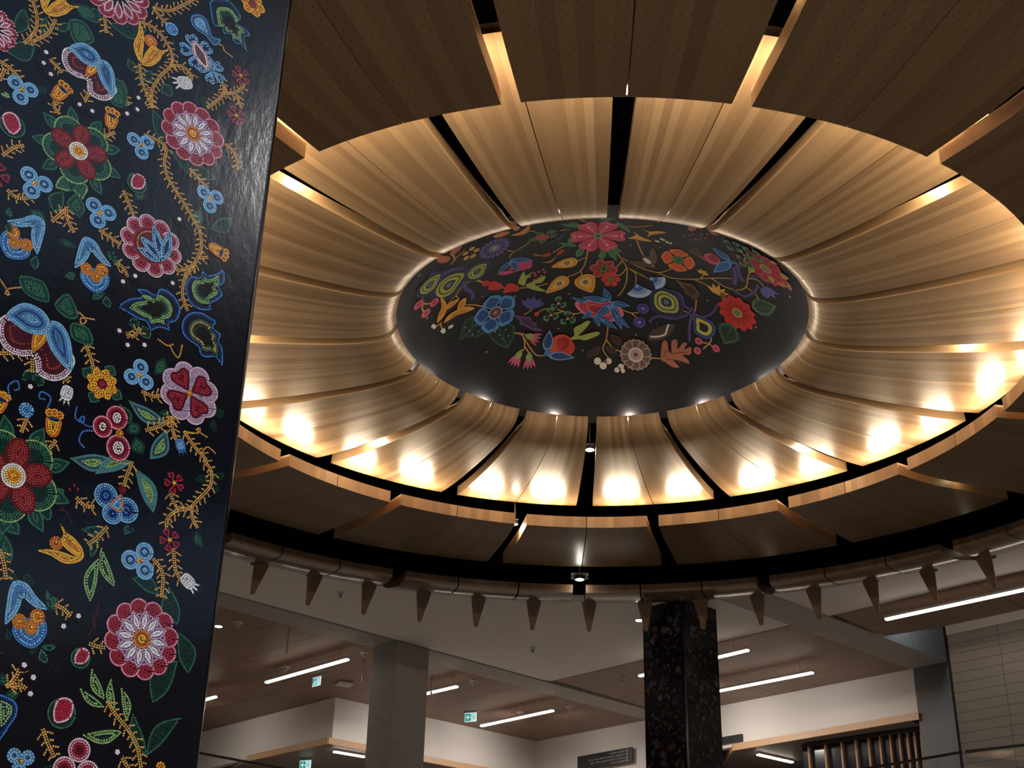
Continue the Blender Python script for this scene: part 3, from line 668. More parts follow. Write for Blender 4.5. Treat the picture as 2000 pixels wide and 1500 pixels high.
def tulip(x, y, k, rot):
    def S(p): return tr(p, x, y, k, rot)
    shape(art, S(circ(13, 0, -20)), cc('OR OR GD OR'))
    shape(art, catmull(S([(-30, -44), (-20, -34), (-10, -10), (-4, 20), (0, 36), (-14, 28), (-26, 8), (-26, -20)]), 6), cc('GD GD OR GD'))
    shape(art, catmull(S([(36, -30), (22, -16), (6, -14), (-2, 10), (0, 36), (16, 28), (26, 6), (28, -10)]), 6), cc('GD GD OR GD'))
def acorn(x, y, k, rot):
    def S(p): return tr(p, x, y, k, rot)
    for a in (-9, 0, 9): shape(art, S(circ(7.5, a, -17 if a else -19)), cc('GD OR'))
    shape(art, catmull(S([(-12, -10), (12, -10), (12, 12), (5, 22), (-5, 22), (-12, 12)]), 6), cc('OR GD GD OR'))
    shape(art, S(circ(4.5, 0, -8, 16, 2.2, .8)), cc('DB'))
def leaf(x0, y0, x1, y1, w, cols='G2 G3 G2', bend=.12):
    a = PP(x0, y0); b_ = PP(x1, y1); d = b_-a; n = np.array((-d[1], d[0])); l = np.linalg.norm(d); n /= l; s = loc(x0, y0)[1]
    pts = []
    for sg in (1, -1):
        for i in range(13):
            t = i/12 if sg == 1 else 1-i/12; pts.append(a+d*t+n*(bend*l*sin(pi*t)+sg*w*s/2*sin(pi*t**1.15)))
    shape(art, pts[:-1], cc(cols))
def vine(P, col='GO', barbs=True, double=True):
    Q = resample(catmull([PP(*p) for p in P], 8, False), PITCHB, False); T = np.gradient(Q, axis=0); T /= np.linalg.norm(T, axis=1)[:, None]; Nn = np.stack([-T[:, 1], T[:, 0]], 1)
    X = []
    if double: X += list(Q+Nn*PITCHB*.48); X += list(Q-Nn*PITCHB*.48)
    else: X += list(Q)
    if barbs:
        for i in range(1, len(Q)-1, 3):
            sg = 1 if (i//3) % 2 else -1
            for sg in (1, -1):
                if (i+sg) % 2: continue
                for k in (1.5, 2.35, 3.1): X.append(Q[i]+Nn[i]*sg*PITCHB*k+T[i]*PITCHB*(k-.8)*.7)
            for sg in (1, -1):
                if not (i+sg) % 2: continue
                for k in (1.5, 2.3): X.append(Q[i]+Nn[i]*sg*PITCHB*k+T[i]*PITCHB*k*.5)
    art.off += .0000025; art.beads(X, C_[col], .44)
def traced(P, cols, fillc=None, k=1.0):
    P = np.array([PP(*p) for p in P]); c = P.mean(0); shape(art, catmull(list(c+(P-c)*k), 4), cc(cols), fillc)
def cr(n, pts):  # crop coordinates -> photo pixels
    f_, ox, oy = {1: (3.3333, 0, 0), 2: (3.3333, 0, 450), 3: (4, 0, 900), 4: (4, 0, 1125)}[n]
    return [(a/f_+ox, b_/f_+oy) for a, b_ in pts]
# dark leaves first
for n, q, w_, cs in [
    (1, (80, 230, 155, 50), 24, 'G2 G3'), (1, (262, 222, 300, 110), 17, 'G2 G3'), (1, (350, 190, 450, 150), 16, 'G2 G3'), (1, (1090, 960, 1420, 1170), 28, 'G2 G3 G3'), (1, (985, 700, 1050, 930), 24, 'G2 G3'), (1, (20, 330, 230, 300), 34, 'G2 G3'),
    (1, (560, 130, 640, 60), 26, 'G2 G3'), (1, (700, 150, 960, 190), 30, 'G2 G3 G3'), (1, (470, 20, 640, 110), 26, 'G3 G2'), (1, (1040, 600, 1120, 560), 22, 'G2 G3'), (1, (640, 640, 560, 540), 22, 'G2 G3'), (1, (740, 620, 800, 520), 24, 'G2 G3'), (1, (910, 520, 990, 460), 18, 'G2 G3'), (1, (830, 370, 900, 480), 16, 'G2 G3'),
    (1, (1300, 620, 1370, 690), 18, 'G3 G3'), (1, (1310, 1350, 1290, 1480), 22, 'G3 G2'), (1, (1360, 1490, 1510, 1420), 24, 'G2 G3'), (1, (350, 1220, 470, 1150), 26, 'G1 G2'), (1, (540, 1300, 480, 1160), 28, 'G1 G2 G2'), (1, (420, 1240, 350, 1390), 26, 'G2 G3'), (1, (500, 1250, 520, 1420), 30, 'G2 G3 G2'), (1, (0, 610, 70, 635), 10, 'G1 G1'), (1, (860, 1230, 950, 1290), 20, 'G3 G2'), (1, (190, 1360, 300, 1440), 26, 'G3 G2'), (1, (60, 1350, 70, 1420), 12, 'G2'),
    (2, (430, 110, 440, 60), 30, 'G3 G2'), (2, (420, 300, 490, 280), 14, 'G2'), (2, (690, 410, 600, 450), 14, 'G2'), (2, (690, 420, 715, 510), 16, 'G2 G3'), (2, (720, 200, 705, 130), 10, 'G2'), (2, (720, 195, 790, 200), 10, 'G2'), (2, (240, 160, 230, 260), 16, 'G2 G3'), (2, (830, 610, 910, 590), 22, 'G2 G3'), (2, (930, 610, 975, 710), 22, 'G2 G3'), (2, (130, 970, 240, 910), 26, 'G2 G3'), (2, (210, 930, 290, 1010), 24, 'G2 G3'),
    (2, (1000, 940, 1070, 830), 22, 'G3 G2'), (2, (1030, 1190, 1110, 1180), 14, 'G3 G2'), (2, (1380, 1200, 1460, 1170), 16, 'G3'), (2, (1390, 1220, 1400, 1320), 14, 'G3'), (2, (780, 1130, 850, 1260), 30, 'G2 G3'), (2, (850, 1240, 900, 1330), 26, 'G3 G2'), (2, (880, 1340, 930, 1460), 26, 'G3 G2'), (2, (250, 1350, 290, 1440), 26, 'G2 G3'),
    (2, (830, 1100, 1080, 1250), 26, 'TE DB G1'), (2, (1085, 1290, 975, 1490), 28, 'TE DB G1'), (2, (450, 1480, 730, 1490), 30, 'TE DB G1'),
    (3, (735, 110, 1030, 10), 26, 'TE TE G1'), (3, (1045, 50, 1200, 410), 30, 'TE TE G1'), (3, (620, 530, 825, 520), 17, 'G2 G3'), (3, (790, 600, 710, 770), 15, 'G2 G3'), (3, (790, 650, 908, 1000), 20, 'G1 G1 G3'), (3, (785, 740, 705, 1115), 24, 'G1 G1 G3'),
    (3, (970, 580, 1000, 500), 14, 'G2'), (3, (1000, 520, 1060, 550), 12, 'G3'), (3, (1530, 540, 1580, 680), 17, 'G3 G2'), (3, (1510, 140, 1630, 120), 14, 'G3'), (3, (1650, 120, 1760, 100), 12, 'G3'), (3, (1640, 170, 1720, 240), 14, 'G3'), (3, (380, 260, 510, 230), 20, 'G2 G3'), (3, (360, 300, 385, 480), 22, 'G2 G3'), (3, (60, 420, 150, 580), 26, 'G2 G3 G2'), (3, (20, 540, 95, 790), 26, 'G2 G3 G2'),
    (3, (180, 960, 240, 890), 24, 'G3 G3'), (3, (60, 940, 120, 880), 24, 'G3 G3'),
    (4, (1015, 10, 1250, 150), 26, 'G2 G3 G3'), (4, (1320, 70, 1390, 390), 34, 'G2 G3 G3'), (4, (1385, 420, 1470, 770), 34, 'G2 G3 G3'), (4, (1400, 650, 1190, 1000), 40, 'G2 G3 G3'),
    (4, (715, 705, 825, 975), 19, 'G1 G1 G3'), (4, (608, 855, 830, 1030), 16, 'G1 G1 G3'), (4, (870, 785, 900, 1070), 16, 'G1 G1 G3'), (4, (935, 850, 985, 1150), 17, 'G1 G1 G3'), (4, (620, 1235, 965, 1210), 24, 'G1 G1 G3 G3'), (4, (1038, 1045, 1150, 1410), 24, 'G2 G3'), (4, (1428, 1100, 1140, 1410), 28, 'G2 G3 G3'),
    (4, (360, 200, 370, 110), 9, 'G2'), (4, (375, 210, 460, 180), 9, 'G2'), (4, (360, 230, 450, 270), 10, 'G3'), (4, (310, 545, 445, 550), 12, 'G2 G3'), (4, (320, 560, 370, 690), 17, 'G2 G3'), (4, (310, 550, 225, 620), 10, 'G3'), (4, (45, 400, 65, 520), 12, 'G3'), (4, (10, 750, 60, 860), 20, 'G3 G2'), (4, (30, 930, 150, 910), 20, 'G3 G2'), (4, (330, 1490, 480, 1490), 14, 'G3'),
    (1, (230, 600, 300, 560), 14, 'G3')]:
    (x0, y0), (x1, y1) = cr(n, [(q[0], q[1]), (q[2], q[3])]); leaf(x0, y0, x1, y1, w_*1.15, cs, .10 if (q[0]+q[3]) % 2 else -.10)
for n, P in [(1, [(880, 130), (1000, 180), (1080, 270), (1120, 360), (1110, 430), (1040, 500), (990, 590), (990, 690)]), (1, [(1110, 430), (1180, 430), (1240, 480), (1245, 520)]), (1, [(1000, 50), (1100, 70), (1180, 40), (1270, -10)]), (1, [(1000, 50), (1040, 110), (1080, 150)]),
    (1, [(1430, 500), (1460, 580), (1430, 640), (1350, 700)]), (1, [(1460, 610), (1540, 600), (1590, 550)]), (1, [(1540, 620), (1570, 700)]), (1, [(940, 880), (1020, 910), (1080, 960), (1070, 1060), (1090, 1150), (1150, 1250), (1220, 1360), (1300, 1500)]),
    (2, [(1300, 0), (1310, 110), (1270, 210), (1200, 320), (1190, 430), (1220, 520)]), (2, [(1270, 220), (1180, 260), (1100, 240)]), (2, [(1300, 180), (1350, 175)]), (2, [(650, 0), (710, 40), (780, 90)]), (2, [(750, 215), (800, 240), (830, 300)]),
    (1, [(160, 280), (230, 200), (240, 100), (210, 0)]), (1, [(200, 275), (310, 220), (360, 130)]), (1, [(910, 420), (920, 520), (960, 620), (990, 700)]), (1, [(0, 400), (60, 440), (130, 510)]), (1, [(0, 520), (30, 450)]), (1, [(385, 740), (350, 690), (365, 650)]), (1, [(675, 890), (745, 865)]),
    (1, [(20, 1010), (90, 960), (150, 950)]), (1, [(50, 1240), (120, 1290), (230, 1280)]), (1, [(805, 1245), (840, 1330), (868, 1400)]), (1, [(430, 1350), (440, 1430), (480, 1510)]), (1, [(340, 1440), (420, 1370)]), (1, [(1240, 1100), (1300, 1170), (1350, 1220)]), (1, [(1470, 940), (1530, 1000), (1550, 1100)]),
    (1, [(550, 660), (580, 600)]), (1, [(310, 380), (370, 430), (400, 470)]), (1, [(800, 620), (840, 680)]), (1, [(680, 110), (690, 210)]),
    (2, [(0, 800), (80, 800), (170, 800)]), (2, [(300, 860), (380, 910), (445, 985)]), (2, [(555, 740), (590, 830), (610, 910)]), (2, [(210, 840), (210, 920)]), (2, [(925, 1050), (1000, 1080), (1070, 1070)]), (2, [(950, 1300), (1050, 1270), (1150, 1195)]), (2, [(1130, 1200), (1120, 1280), (1145, 1360)]), (2, [(1200, 1310), (1260, 1400), (1340, 1490)]),
    (2, [(175, 1220), (140, 1310)]), (2, [(360, 1370), (340, 1400), (290, 1440)]), (2, [(820, 670), (870, 690), (910, 640)]),
    (3, [(1590, 0), (1650, 80), (1640, 200), (1540, 310), (1480, 370), (1380, 390), (1310, 450), (1300, 530)]), (3, [(1500, 360), (1500, 440), (1540, 520)]), (3, [(1330, 240), (1350, 310), (1390, 380)]), (3, [(1030, 10), (990, 120), (965, 210)]), (3, [(600, 290), (660, 350), (730, 360)]), (3, [(835, 520), (770, 590), (690, 650)]),
    (3, [(1200, 770), (1270, 880), (1262, 1060)]), (3, [(1355, 690), (1370, 850), (1415, 930)]), (3, [(0, 700), (30, 800), (45, 920)]),
    (4, [(420, 220), (500, 260), (545, 310)]), (4, [(700, 530), (760, 550), (815, 560)]), (4, [(50, 860), (120, 800), (150, 730)]), (4, [(60, 860), (150, 850), (200, 880)]), (4, [(335, 1200), (370, 1300), (420, 1410)]), (4, [(840, 980), (900, 1080), (1000, 1200), (1070, 1330), (1100, 1490)]), (4, [(950, 1410), (1000, 1500)])]:
    vine(cr(n, P))
for n, P, c_ in [(2, [(60, 1070), (55, 1010), (110, 980), (125, 1030), (95, 1040)], 'MB'), (2, [(310, 1150), (330, 1090), (270, 1050), (255, 1090), (290, 1100)], 'MB'), (2, [(500, 1150), (490, 1220), (540, 1250), (545, 1210), (520, 1230), (560, 1270), (610, 1280)], 'MB'), (2, [(610, 1305), (540, 1310), (515, 1370), (545, 1410)], 'MB'),
    (2, [(0, 320), (40, 380), (60, 420), (35, 410), (60, 380), (160, 370)], 'GO'), (2, [(440, 505), (520, 540), (560, 590), (530, 610), (530, 570), (610, 580)], 'GO'), (2, [(1030, 710), (1090, 750), (1130, 740), (1110, 760), (1160, 830), (1185, 750)], 'GO'),
    (1, [(1400, 280), (1450, 300), (1460, 330), (1510, 370)], 'GO'), (2, [(1200, 1310), (1290, 1320), (1300, 1290), (1280, 1300), (1345, 1345)], 'GO'), (2, [(1310, 1450), (1350, 1410), (1400, 1450)], 'GO'),
    (3, [(400, 325), (470, 340), (500, 380), (470, 385), (520, 400), (560, 490)], 'PL'), (4, [(720, 300), (730, 380), (690, 470)], 'PL'), (4, [(770, 220), (750, 300), (740, 420)], 'PL')]:
    vine(cr(n, P), c_, False, False)
# flowers
f12(377, 261, 60); f12(277, 1248, 77); f12(-14, 56, 46, False); f12(228, -14, 60, False)
rosette(153, 295, 66); rosette(26, 929, 92)
pansy(183, 125, 54, 10); pansy(80, 645, 78, 4)
for x, y, r, ro in ((43, 176, 30, 90), (275, 283, 27, 75), (68, 358, 33, 100), (195, 416, 31, 95), (410, 388, 27, 85), (272, 733, 31, 30), (273, 1095, 37, 50), (39, 1486, 30, 90)): trefoil(x, y, r, ro)
for x, y, r in ((470, 148, 18), (461, 226, 18), (340, 943, 21), (331, 1055, 22)): five(x, y, r, 20)
for x, y in ((90, 102), (85, 123), (99, 145), (155, 204), (180, 217), (270, 191), (268, 214), (248, 222), (350, 428), (264, 539), (240, 550), (337, 553), (233, 646), (249, 674), (282, 674), (59, 755), (153, 1203), (124, 1223), (47, 1299), (65, 1323), (59, 1355), (229, 1469)): dot(x, y)
def bud(x, y, k, rot, c='W W'):
    shape(art, catmull(tr([(-8, -12), (8, -12), (11, 4), (6, 12), (-6, 12), (-11, 4)], x, y, k, rot), 4), cc(c))
    for s in (-1, 0, 1): shape(art, tr(petal(8, 24, 4, 90+25*s), x, y, k, rot), cc(c.split()[0]))
bud(360, 162, 1.1, 60); bud(130, 768, 1.1, 5); bud(367, 1136, 1.15, -60); bud(352, 870, .9, -25, 'MB LB')
shape(art, tr(circ(12), 335, 57), cc('LB MB LB MB')); shape(art, tr(circ(15), 51, 801), cc('LB LB MB MB'))
# blue heart-petal pair
for x, y, r in ((385, 103, 33), (413, 138, 26)):
    for i in range(5): shape(art, tr(heart(r*.05, r, r*.78, 72*i+20), x, y), cc('LB LB DB'))
shape(art, catmull(tr([(-16, -20), (-4, -22), (6, -16), (16, -6), (22, 16), (8, 18), (-10, 4)], 388, 108), 5), cc('LI CR PL PL LI'))
shape(art, catmull([PP(*p) for p in cr(1, [(1250, 100), (1300, 95), (1345, 130), (1370, 200), (1385, 240), (1440, 260), (1395, 300), (1340, 240), (1270, 190), (1240, 140)])], 5), cc('MB DB LB LB LB'))
# pink scallop with blue leaves
for i in range(10): shape(art, tr(circ(18, 42*cos(RAD(36*i)), 42*sin(RAD(36*i))), 295, 480), cc('WP PK RD RD DR'))
shape(art, tr(circ(36), 295, 480), cc('RD DR OR DR'), srgb(50, 14, 22))
for a, l in ((-175, 52), (-150, 60), (-115, 72), (-85, 66)): shape(art, tr(petal(0, l, 22, a), 318, 510), cc('LB LB DB MB DB'))
# four hearts
for i in range(8): shape(art, tr(circ(21, 38*cos(RAD(45*i+22)), 38*sin(RAD(45*i+22))), 370, 768), cc('WP LI LI LI'))
shape(art, tr(circ(30), 370, 768), cc('LI'))
for i in range(4): shape(art, tr(heart(5, 46, 42, 90*i-42+0), 370, 768), cc('PL RD RD DR'), srgb(70, 12, 26))
shape(art, tr(circ(6), 370, 768), cc('OR GD'))
# yellow rosette with leaves, yellow flower
for a in (200, 290, 20, 110): shape(art, tr(petal(22, 46, 26, a), 199, 750), cc('G2 G3 G2'))
for i in range(8): shape(art, tr(petal(4, 33, 20, 45*i+10, 1.2), 199, 750), cc('GD GD OR'))
shape(art, tr(circ(10), 199, 750), cc('DR RD'))
for i in range(6): shape(art, tr(petal(3, 24, 18, 60*i, 1.3), 493, 8), cc('GD OR GD'))
shape(art, tr(circ(7), 493, 8), cc('BR'))
# dark red three-lobe, blue three-lobe
for dx, dy, r in ((-2, -30, 22), (-26, -4, 20), (10, 26, 24)): shape(art, tr(circ(r, dx, dy, 28, 1, 1.08), 225, 846), cc('PK RD DR W W'), srgb(70, 14, 26))
shape(art, tr(circ(8, 8, -2), 225, 846), cc('OR GD'))
for dx, dy, r in ((-24, -10, 24), (20, 6, 25), (-6, 20, 21)): shape(art, tr(circ(r, dx, dy), 228, 985), cc('LB LB MB DB MB DB'))
shape(art, catmull(tr([(6, -22), (14, 8), (6, 14), (-14, 6)], 228, 985), 5), cc('OR LB MB LB')); shape(art, tr(circ(8, 6, -30), 228, 985), cc('DR RD'))
tulip(288, 97, .95, 8); tulip(108, 2, 1.0, 20); tulip(128, 1072, 1.05, -75)
bell(50, 1205, 1.0); bell(180, 522, .80, 1, 6); bell(44, 466, .85, -1, 0)
acorn(118, 180, .95, 25); acorn(217, 233, .9, 0); acorn(104, 828, 1.15, -4); acorn(425, 490, .85, 100); acorn(0, 788, 1.0, 10)
HB = [(2, [(770, 495), (840, 445), (925, 430), (885, 385), (950, 385), (1010, 420), (1040, 378), (1100, 400), (1150, 450), (1175, 520), (1150, 590), (1100, 610), (1105, 655), (1060, 640), (1020, 640), (980, 655), (950, 600), (900, 580), (830, 540)]),
      (2, [(1455, 260), (1460, 340), (1425, 370), (1450, 420), (1410, 460), (1370, 480), (1370, 520), (1300, 520), (1240, 480), (1210, 420), (1205, 350), (1240, 300), (1300, 305), (1310, 262), (1350, 290), (1400, 285)]),
      (2, [(1445, 885), (1400, 830), (1340, 830), (1300, 810), (1285, 760), (1215, 710), (1180, 650), (1190, 580), (1240, 535), (1310, 535), (1370, 570), (1410, 595), (1390, 635), (1440, 680), (1425, 720), (1450, 780)]),
      (1, [(1370, 0), (1480, 0), (1540, 60), (1570, 120), (1540, 150), (1600, 190), (1630, 235), (1590, 250), (1610, 345), (1570, 300), (1520, 280), (1500, 230), (1450, 220), (1440, 180), (1390, 170), (1370, 100)])]
for i, (n, P) in enumerate(HB):
    P = cr(n, P); traced(P, 'TE DB -' if i == 3 else 'MB DB -', srgb(10, 16, 40)); traced(P, 'G1 G1 G2 -' if i != 2 else 'G2 GO G3 -', srgb(24, 46, 34), .70); traced(P, '-', srgb(14, 12, 10), .38)
def redbud(x, y, k, rot=0):
    shape(art, tr(circ(26, 0, 4), x, y, k, rot), cc('G2 G3 -'), srgb(10, 22, 20))
    shape(art, catmull(tr([(-12, -18), (6, -24), (18, -14), (16, 10), (-6, 22), (-16, 4)], x, y, k, rot), 4), cc('WP RD RD RD'), srgb(110, 16, 40))
redbud(22, 242, .95, -35); redbud(268, 356, .75, 10); redbud(121, 1389, 1.15, 5)
redbud(158, 1283, .8, 20)
for i in range(3): shape(art, tr(circ(24, 28*cos(RAD(120*i-90)), 26*sin(RAD(120*i-90))), 150, 1492), cc('WP PK RD DR'))
traced(cr(4, [(-40, 950), (60, 945), (130, 1000), (130, 1090), (80, 1170), (20, 1260), (-30, 1300)]), 'MB DB G1 G1 G2', srgb(10, 20, 50))
shape(art, tr(circ(10), 313, 1498), cc('GD OR'))
for dx, dy in ((-10, 8), (0, 0), (8, 8)):
    shape(art, tr(petal(0, 10, 5, 90+dx*2, .8), 145+dx, 945+dy), cc('RD RD'))
five(-8, 340, 26)
# pillar body: square with rounded corners, artwork on the camera face
mb = MB(); hs = PW; R_ = .03
core = []
for (cx_, cy_, a0) in ((-R_, -R_, 0), (-R_, -hs+R_, -90), (-hs+R_, -hs+R_, -180), (-hs+R_, -R_, -270)):
    for i in range(7): a = RAD(a0+90-90*i/6); core.append((cx_+R_*cos(a), cy_+R_*sin(a)))
# local frame: x along D1, y along -N (into the pillar is negative y -> PN is +y)
def CV(x, y, z): q = D1*x+PN*y+Vector((0, 0, z)); return q
n = len(core); c0_ = PC0
for i in range(n):
    (x0, y0), (x1, y1) = core[i], core[(i+1) % n]
    q = [CV(x0, y0, -EYE), CV(x1, y1, -EYE), CV(x1, y1, H+.6), CV(x0, y0, H+.6)]
    nrm = (q[1]-q[0]).cross(q[3]-q[0]); mid = (q[0]+q[1])/2-CV(-hs/2, -hs/2, 0)
    mb.face(q if nrm.dot(Vector((mid.x, mid.y, 0))) > 0 else q[::-1], 0, None, BG)
for f_ in art.mb.f: pass
nb = len(art.mb.f)
for i, fc in enumerate(art.mb.f):
    mb.face([Vector(art.mb.v[j])-PC0 for j in fc], 0, None, art.mb.col[i])
o = mb.build('beadwork_pillar', M_BEAD, merge=False, col=True); o.location = PC0
tag(o, 'big glossy dark pillar at the left covered in beaded flowers and vines', 'pillar')
print('BEADS', art.n, 'faces', nb)
# ------------------------------------------------------------------ painted dome
DZ, DA = 7.50, 3.70
def PDm(x, y):
    d = (FWD*FPX+RGT*(x-1000)-UPV*(y-750)).normalized(); c = Vector((0, CY, DZ)); bq = d.dot(c); t = bq+sqrt(max(0, bq*bq-c.dot(c)+DA*DA)); q = d*t-c
    r = hypot(q.x, q.y); ph = atan2(r, q.z); return np.array((DA*ph*q.x/max(r, 1e-6), DA*ph*q.y/max(r, 1e-6)))
def S3(p, off):
    l = hypot(p[0], p[1]); ph = l/DA; R = DA-off; return Vector((R*sin(ph)*p[0]/max(l, 1e-9), R*sin(ph)*p[1]/max(l, 1e-9), R*cos(ph)+DZ))
dm = MB(); DOFF = [.004]; DC0 = Vector((0, CY, 0))
PAINTED = []
def level(poly, step=True):        # paint layers: each coat lies just over the coats it overlaps
    A = np.array([[float(p[0]), float(p[1])] for p in poly]); a0, a1 = A.min(0), A.max(0); lv = 0
    for b0, b1, l in PAINTED:
        if a0[0] < b1[0] and a1[0] > b0[0] and a0[1] < b1[1] and a1[1] > b0[1]: lv = max(lv, l)
    lv += 1; PAINTED.append((a0, a1, lv)); return .004+.0007*lv
from mathutils.geometry import tessellate_polygon
def lay(poly, off, col):
    P = [Vector((float(p[0]), float(p[1]), 0)) for p in poly]
    T = [tuple(P[i] if isinstance(i, int) else i for i in t) for t in tessellate_polygon([P])]
    while T:
        t = T.pop(); e = [(t[i]-t[(i+1) % 3]).length for i in range(3)]; k = e.index(max(e))
        if e[k] > .10: a, b_, c = t[k], t[(k+1) % 3], t[(k+2) % 3]; m_ = (a+b_)/2; T += [(a, m_, c), (m_, b_, c)]
        else: dm.face([S3(p, off) for p in t], 0, None, col)
def paint(poly, rgb, k=1.0):
    lay(poly, level(poly), srgb(*rgb, k))
def dloc(x, y): c = PDm(x, y); return c, (np.linalg.norm(PDm(x+4, y)-PDm(x-4, y)))/8
def dtr(pts, x, y, k=1, rot=0):
    c, m_ = dloc(x, y); a = RAD(rot); return [(c[0]+m_*k*(px*cos(a)-py*sin(a)), c[1]+m_*k*(px*sin(a)+py*cos(a))) for px, py in pts]
def c5(P): return [(a/4.688+760, b_/4.688+380) for a, b_ in P]
def c6(P): return [(a/4.545+1160, b_/4.545+380) for a, b_ in P]
def dtrace(P, rgb, sm=4):
    Q = [PDm(*p) for p in P]; paint(catmull(Q, sm) if sm else Q, rgb)
def dscale(P, k): P = np.array([PDm(*p) for p in P]); c = P.mean(0); return list(c+(P-c)*k)
def dlayers(P, cols, ks, sm=4):
    for c_, k in zip(cols, ks): Q = dscale(P, k); paint(catmull(Q, sm) if sm else Q, c_)
def dstroke(P, rgb, wpx=2.4, closed=False):
    Q = catmull([PDm(*p) for p in P], 7, closed); s = dloc(*P[0])[1]*wpx/2; T = np.gradient(Q, axis=0); T /= np.linalg.norm(T, axis=1)[:, None]+1e-9; Nn = np.stack([-T[:, 1], T[:, 0]], 1)
    off = level(Q) if not (rgb == STEM and w_px_stem(wpx)) else .0044
    for i in range(len(Q)-1): dm.face([S3(p, off) for p in (Q[i]+Nn[i]*s, Q[i+1]+Nn[i+1]*s, Q[i+1]-Nn[i+1]*s, Q[i]-Nn[i]*s)], 0, None, srgb(*rgb))
STEM = (205, 152, 66)
def w_px_stem(w): return w > 2
for P in [c5([(1820, 500), (1800, 610), (1750, 700), (1640, 750)]), c5([(1750, 690), (1770, 740)]), c5([(1810, 570), (1725, 605)]), c5([(1690, 455), (1600, 470), (1500, 530)]), c5([(1290, 430), (1200, 490), (1130, 530), (1100, 580)]), c5([(1130, 515), (1080, 512)]),
          c5([(860, 810), (800, 770), (700, 765), (640, 780)]), c5([(860, 800), (780, 790), (700, 810), (650, 860), (610, 920), (540, 990)]), c5([(610, 920), (640, 960)]), c5([(1450, 815), (1340, 840), (1180, 855), (1030, 850), (870, 805)]), c5([(315, 915), (300, 970), (330, 1000), (390, 990)]), c5([(315, 990), (300, 1040), (320, 1080)]), c5([(310, 985), (270, 1000)]),
          c5([(470, 1170), (480, 1220), (500, 1240)]), c5([(475, 1180), (420, 1210)]), c5([(690, 1010), (790, 1010), (900, 1040)]), c5([(1090, 1080), (1150, 1090)]), c5([(1230, 1100), (1270, 1080), (1310, 1045)]), c5([(1360, 1080), (1430, 1045), (1500, 1050)]), c5([(1790, 1070), (1700, 1090), (1600, 1070), (1540, 1050)]), c5([(1700, 1090), (1660, 1130)]), c5([(1600, 1070), (1500, 1090)]),
          c5([(1140, 1265), (1220, 1290), (1240, 1400), (1200, 1440)]), c5([(1220, 1290), (1290, 1400), (1350, 1470), (1430, 1470)]), c5([(1240, 1390), (1280, 1450)]), c5([(1160, 1265), (1250, 1280)]), c5([(1640, 1330), (1690, 1300)]), c5([(570, 640), (600, 590), (690, 510)]), c5([(600, 600), (590, 560), (560, 545)]), c5([(1570, 325), (1650, 315)]), c5([(1280, 335), (1340, 335)]), c5([(1600, 215), (1720, 215), (1800, 250)]),
          c6([(200, 510), (250, 580), (290, 650), (290, 760), (260, 840), (215, 900)]), c6([(250, 560), (320, 600), (420, 650), (560, 690), (660, 670), (720, 630)]), c6([(300, 650), (370, 700), (370, 790)]), c6([(320, 660), (400, 700), (480, 745)]), c6([(290, 650), (250, 700), (210, 720)]), c6([(250, 590), (200, 640), (160, 640)]), c6([(560, 690), (700, 740), (880, 750), (1040, 740), (1230, 745)]), c6([(1040, 740), (1150, 810), (1270, 845), (1350, 820), (1370, 730), (1390, 680)]), c6([(950, 745), (975, 710)]), c6([(890, 752), (980, 790), (1040, 830)]),
          c6([(1370, 745), (1440, 750), (1510, 810)]), c6([(1350, 820), (1410, 860), (1450, 900), (1470, 960)]), c6([(1400, 640), (1340, 610), (1290, 600)]), c6([(740, 1015), (850, 1050)]), c6([(910, 930), (900, 1020), (870, 1080), (885, 1110)]), c6([(740, 760), (800, 830), (850, 870)]), c6([(250, 1020), (330, 1050), (400, 1045)]), c6([(330, 1050), (380, 1090)]), c6([(130, 1130), (110, 1280), (80, 1370), (130, 1450)]), c6([(110, 1290), (170, 1360), (250, 1400)]), c6([(490, 1450), (600, 1455)]),
          c6([(1030, 1250), (1040, 1300), (970, 1370)]), c6([(1010, 1320), (960, 1310)]), c6([(1020, 1320), (1070, 1365)]), c6([(380, 400), (410, 480), (440, 540)]), c6([(240, 220), (270, 200)]), c6([(250, 280), (400, 285), (520, 270)]), c6([(560, 245), (620, 215)]), c6([(1300, 490), (1340, 560), (1330, 600)])]: dstroke(P, STEM, 2.2 if P[0][1] > 470 else 2.6)
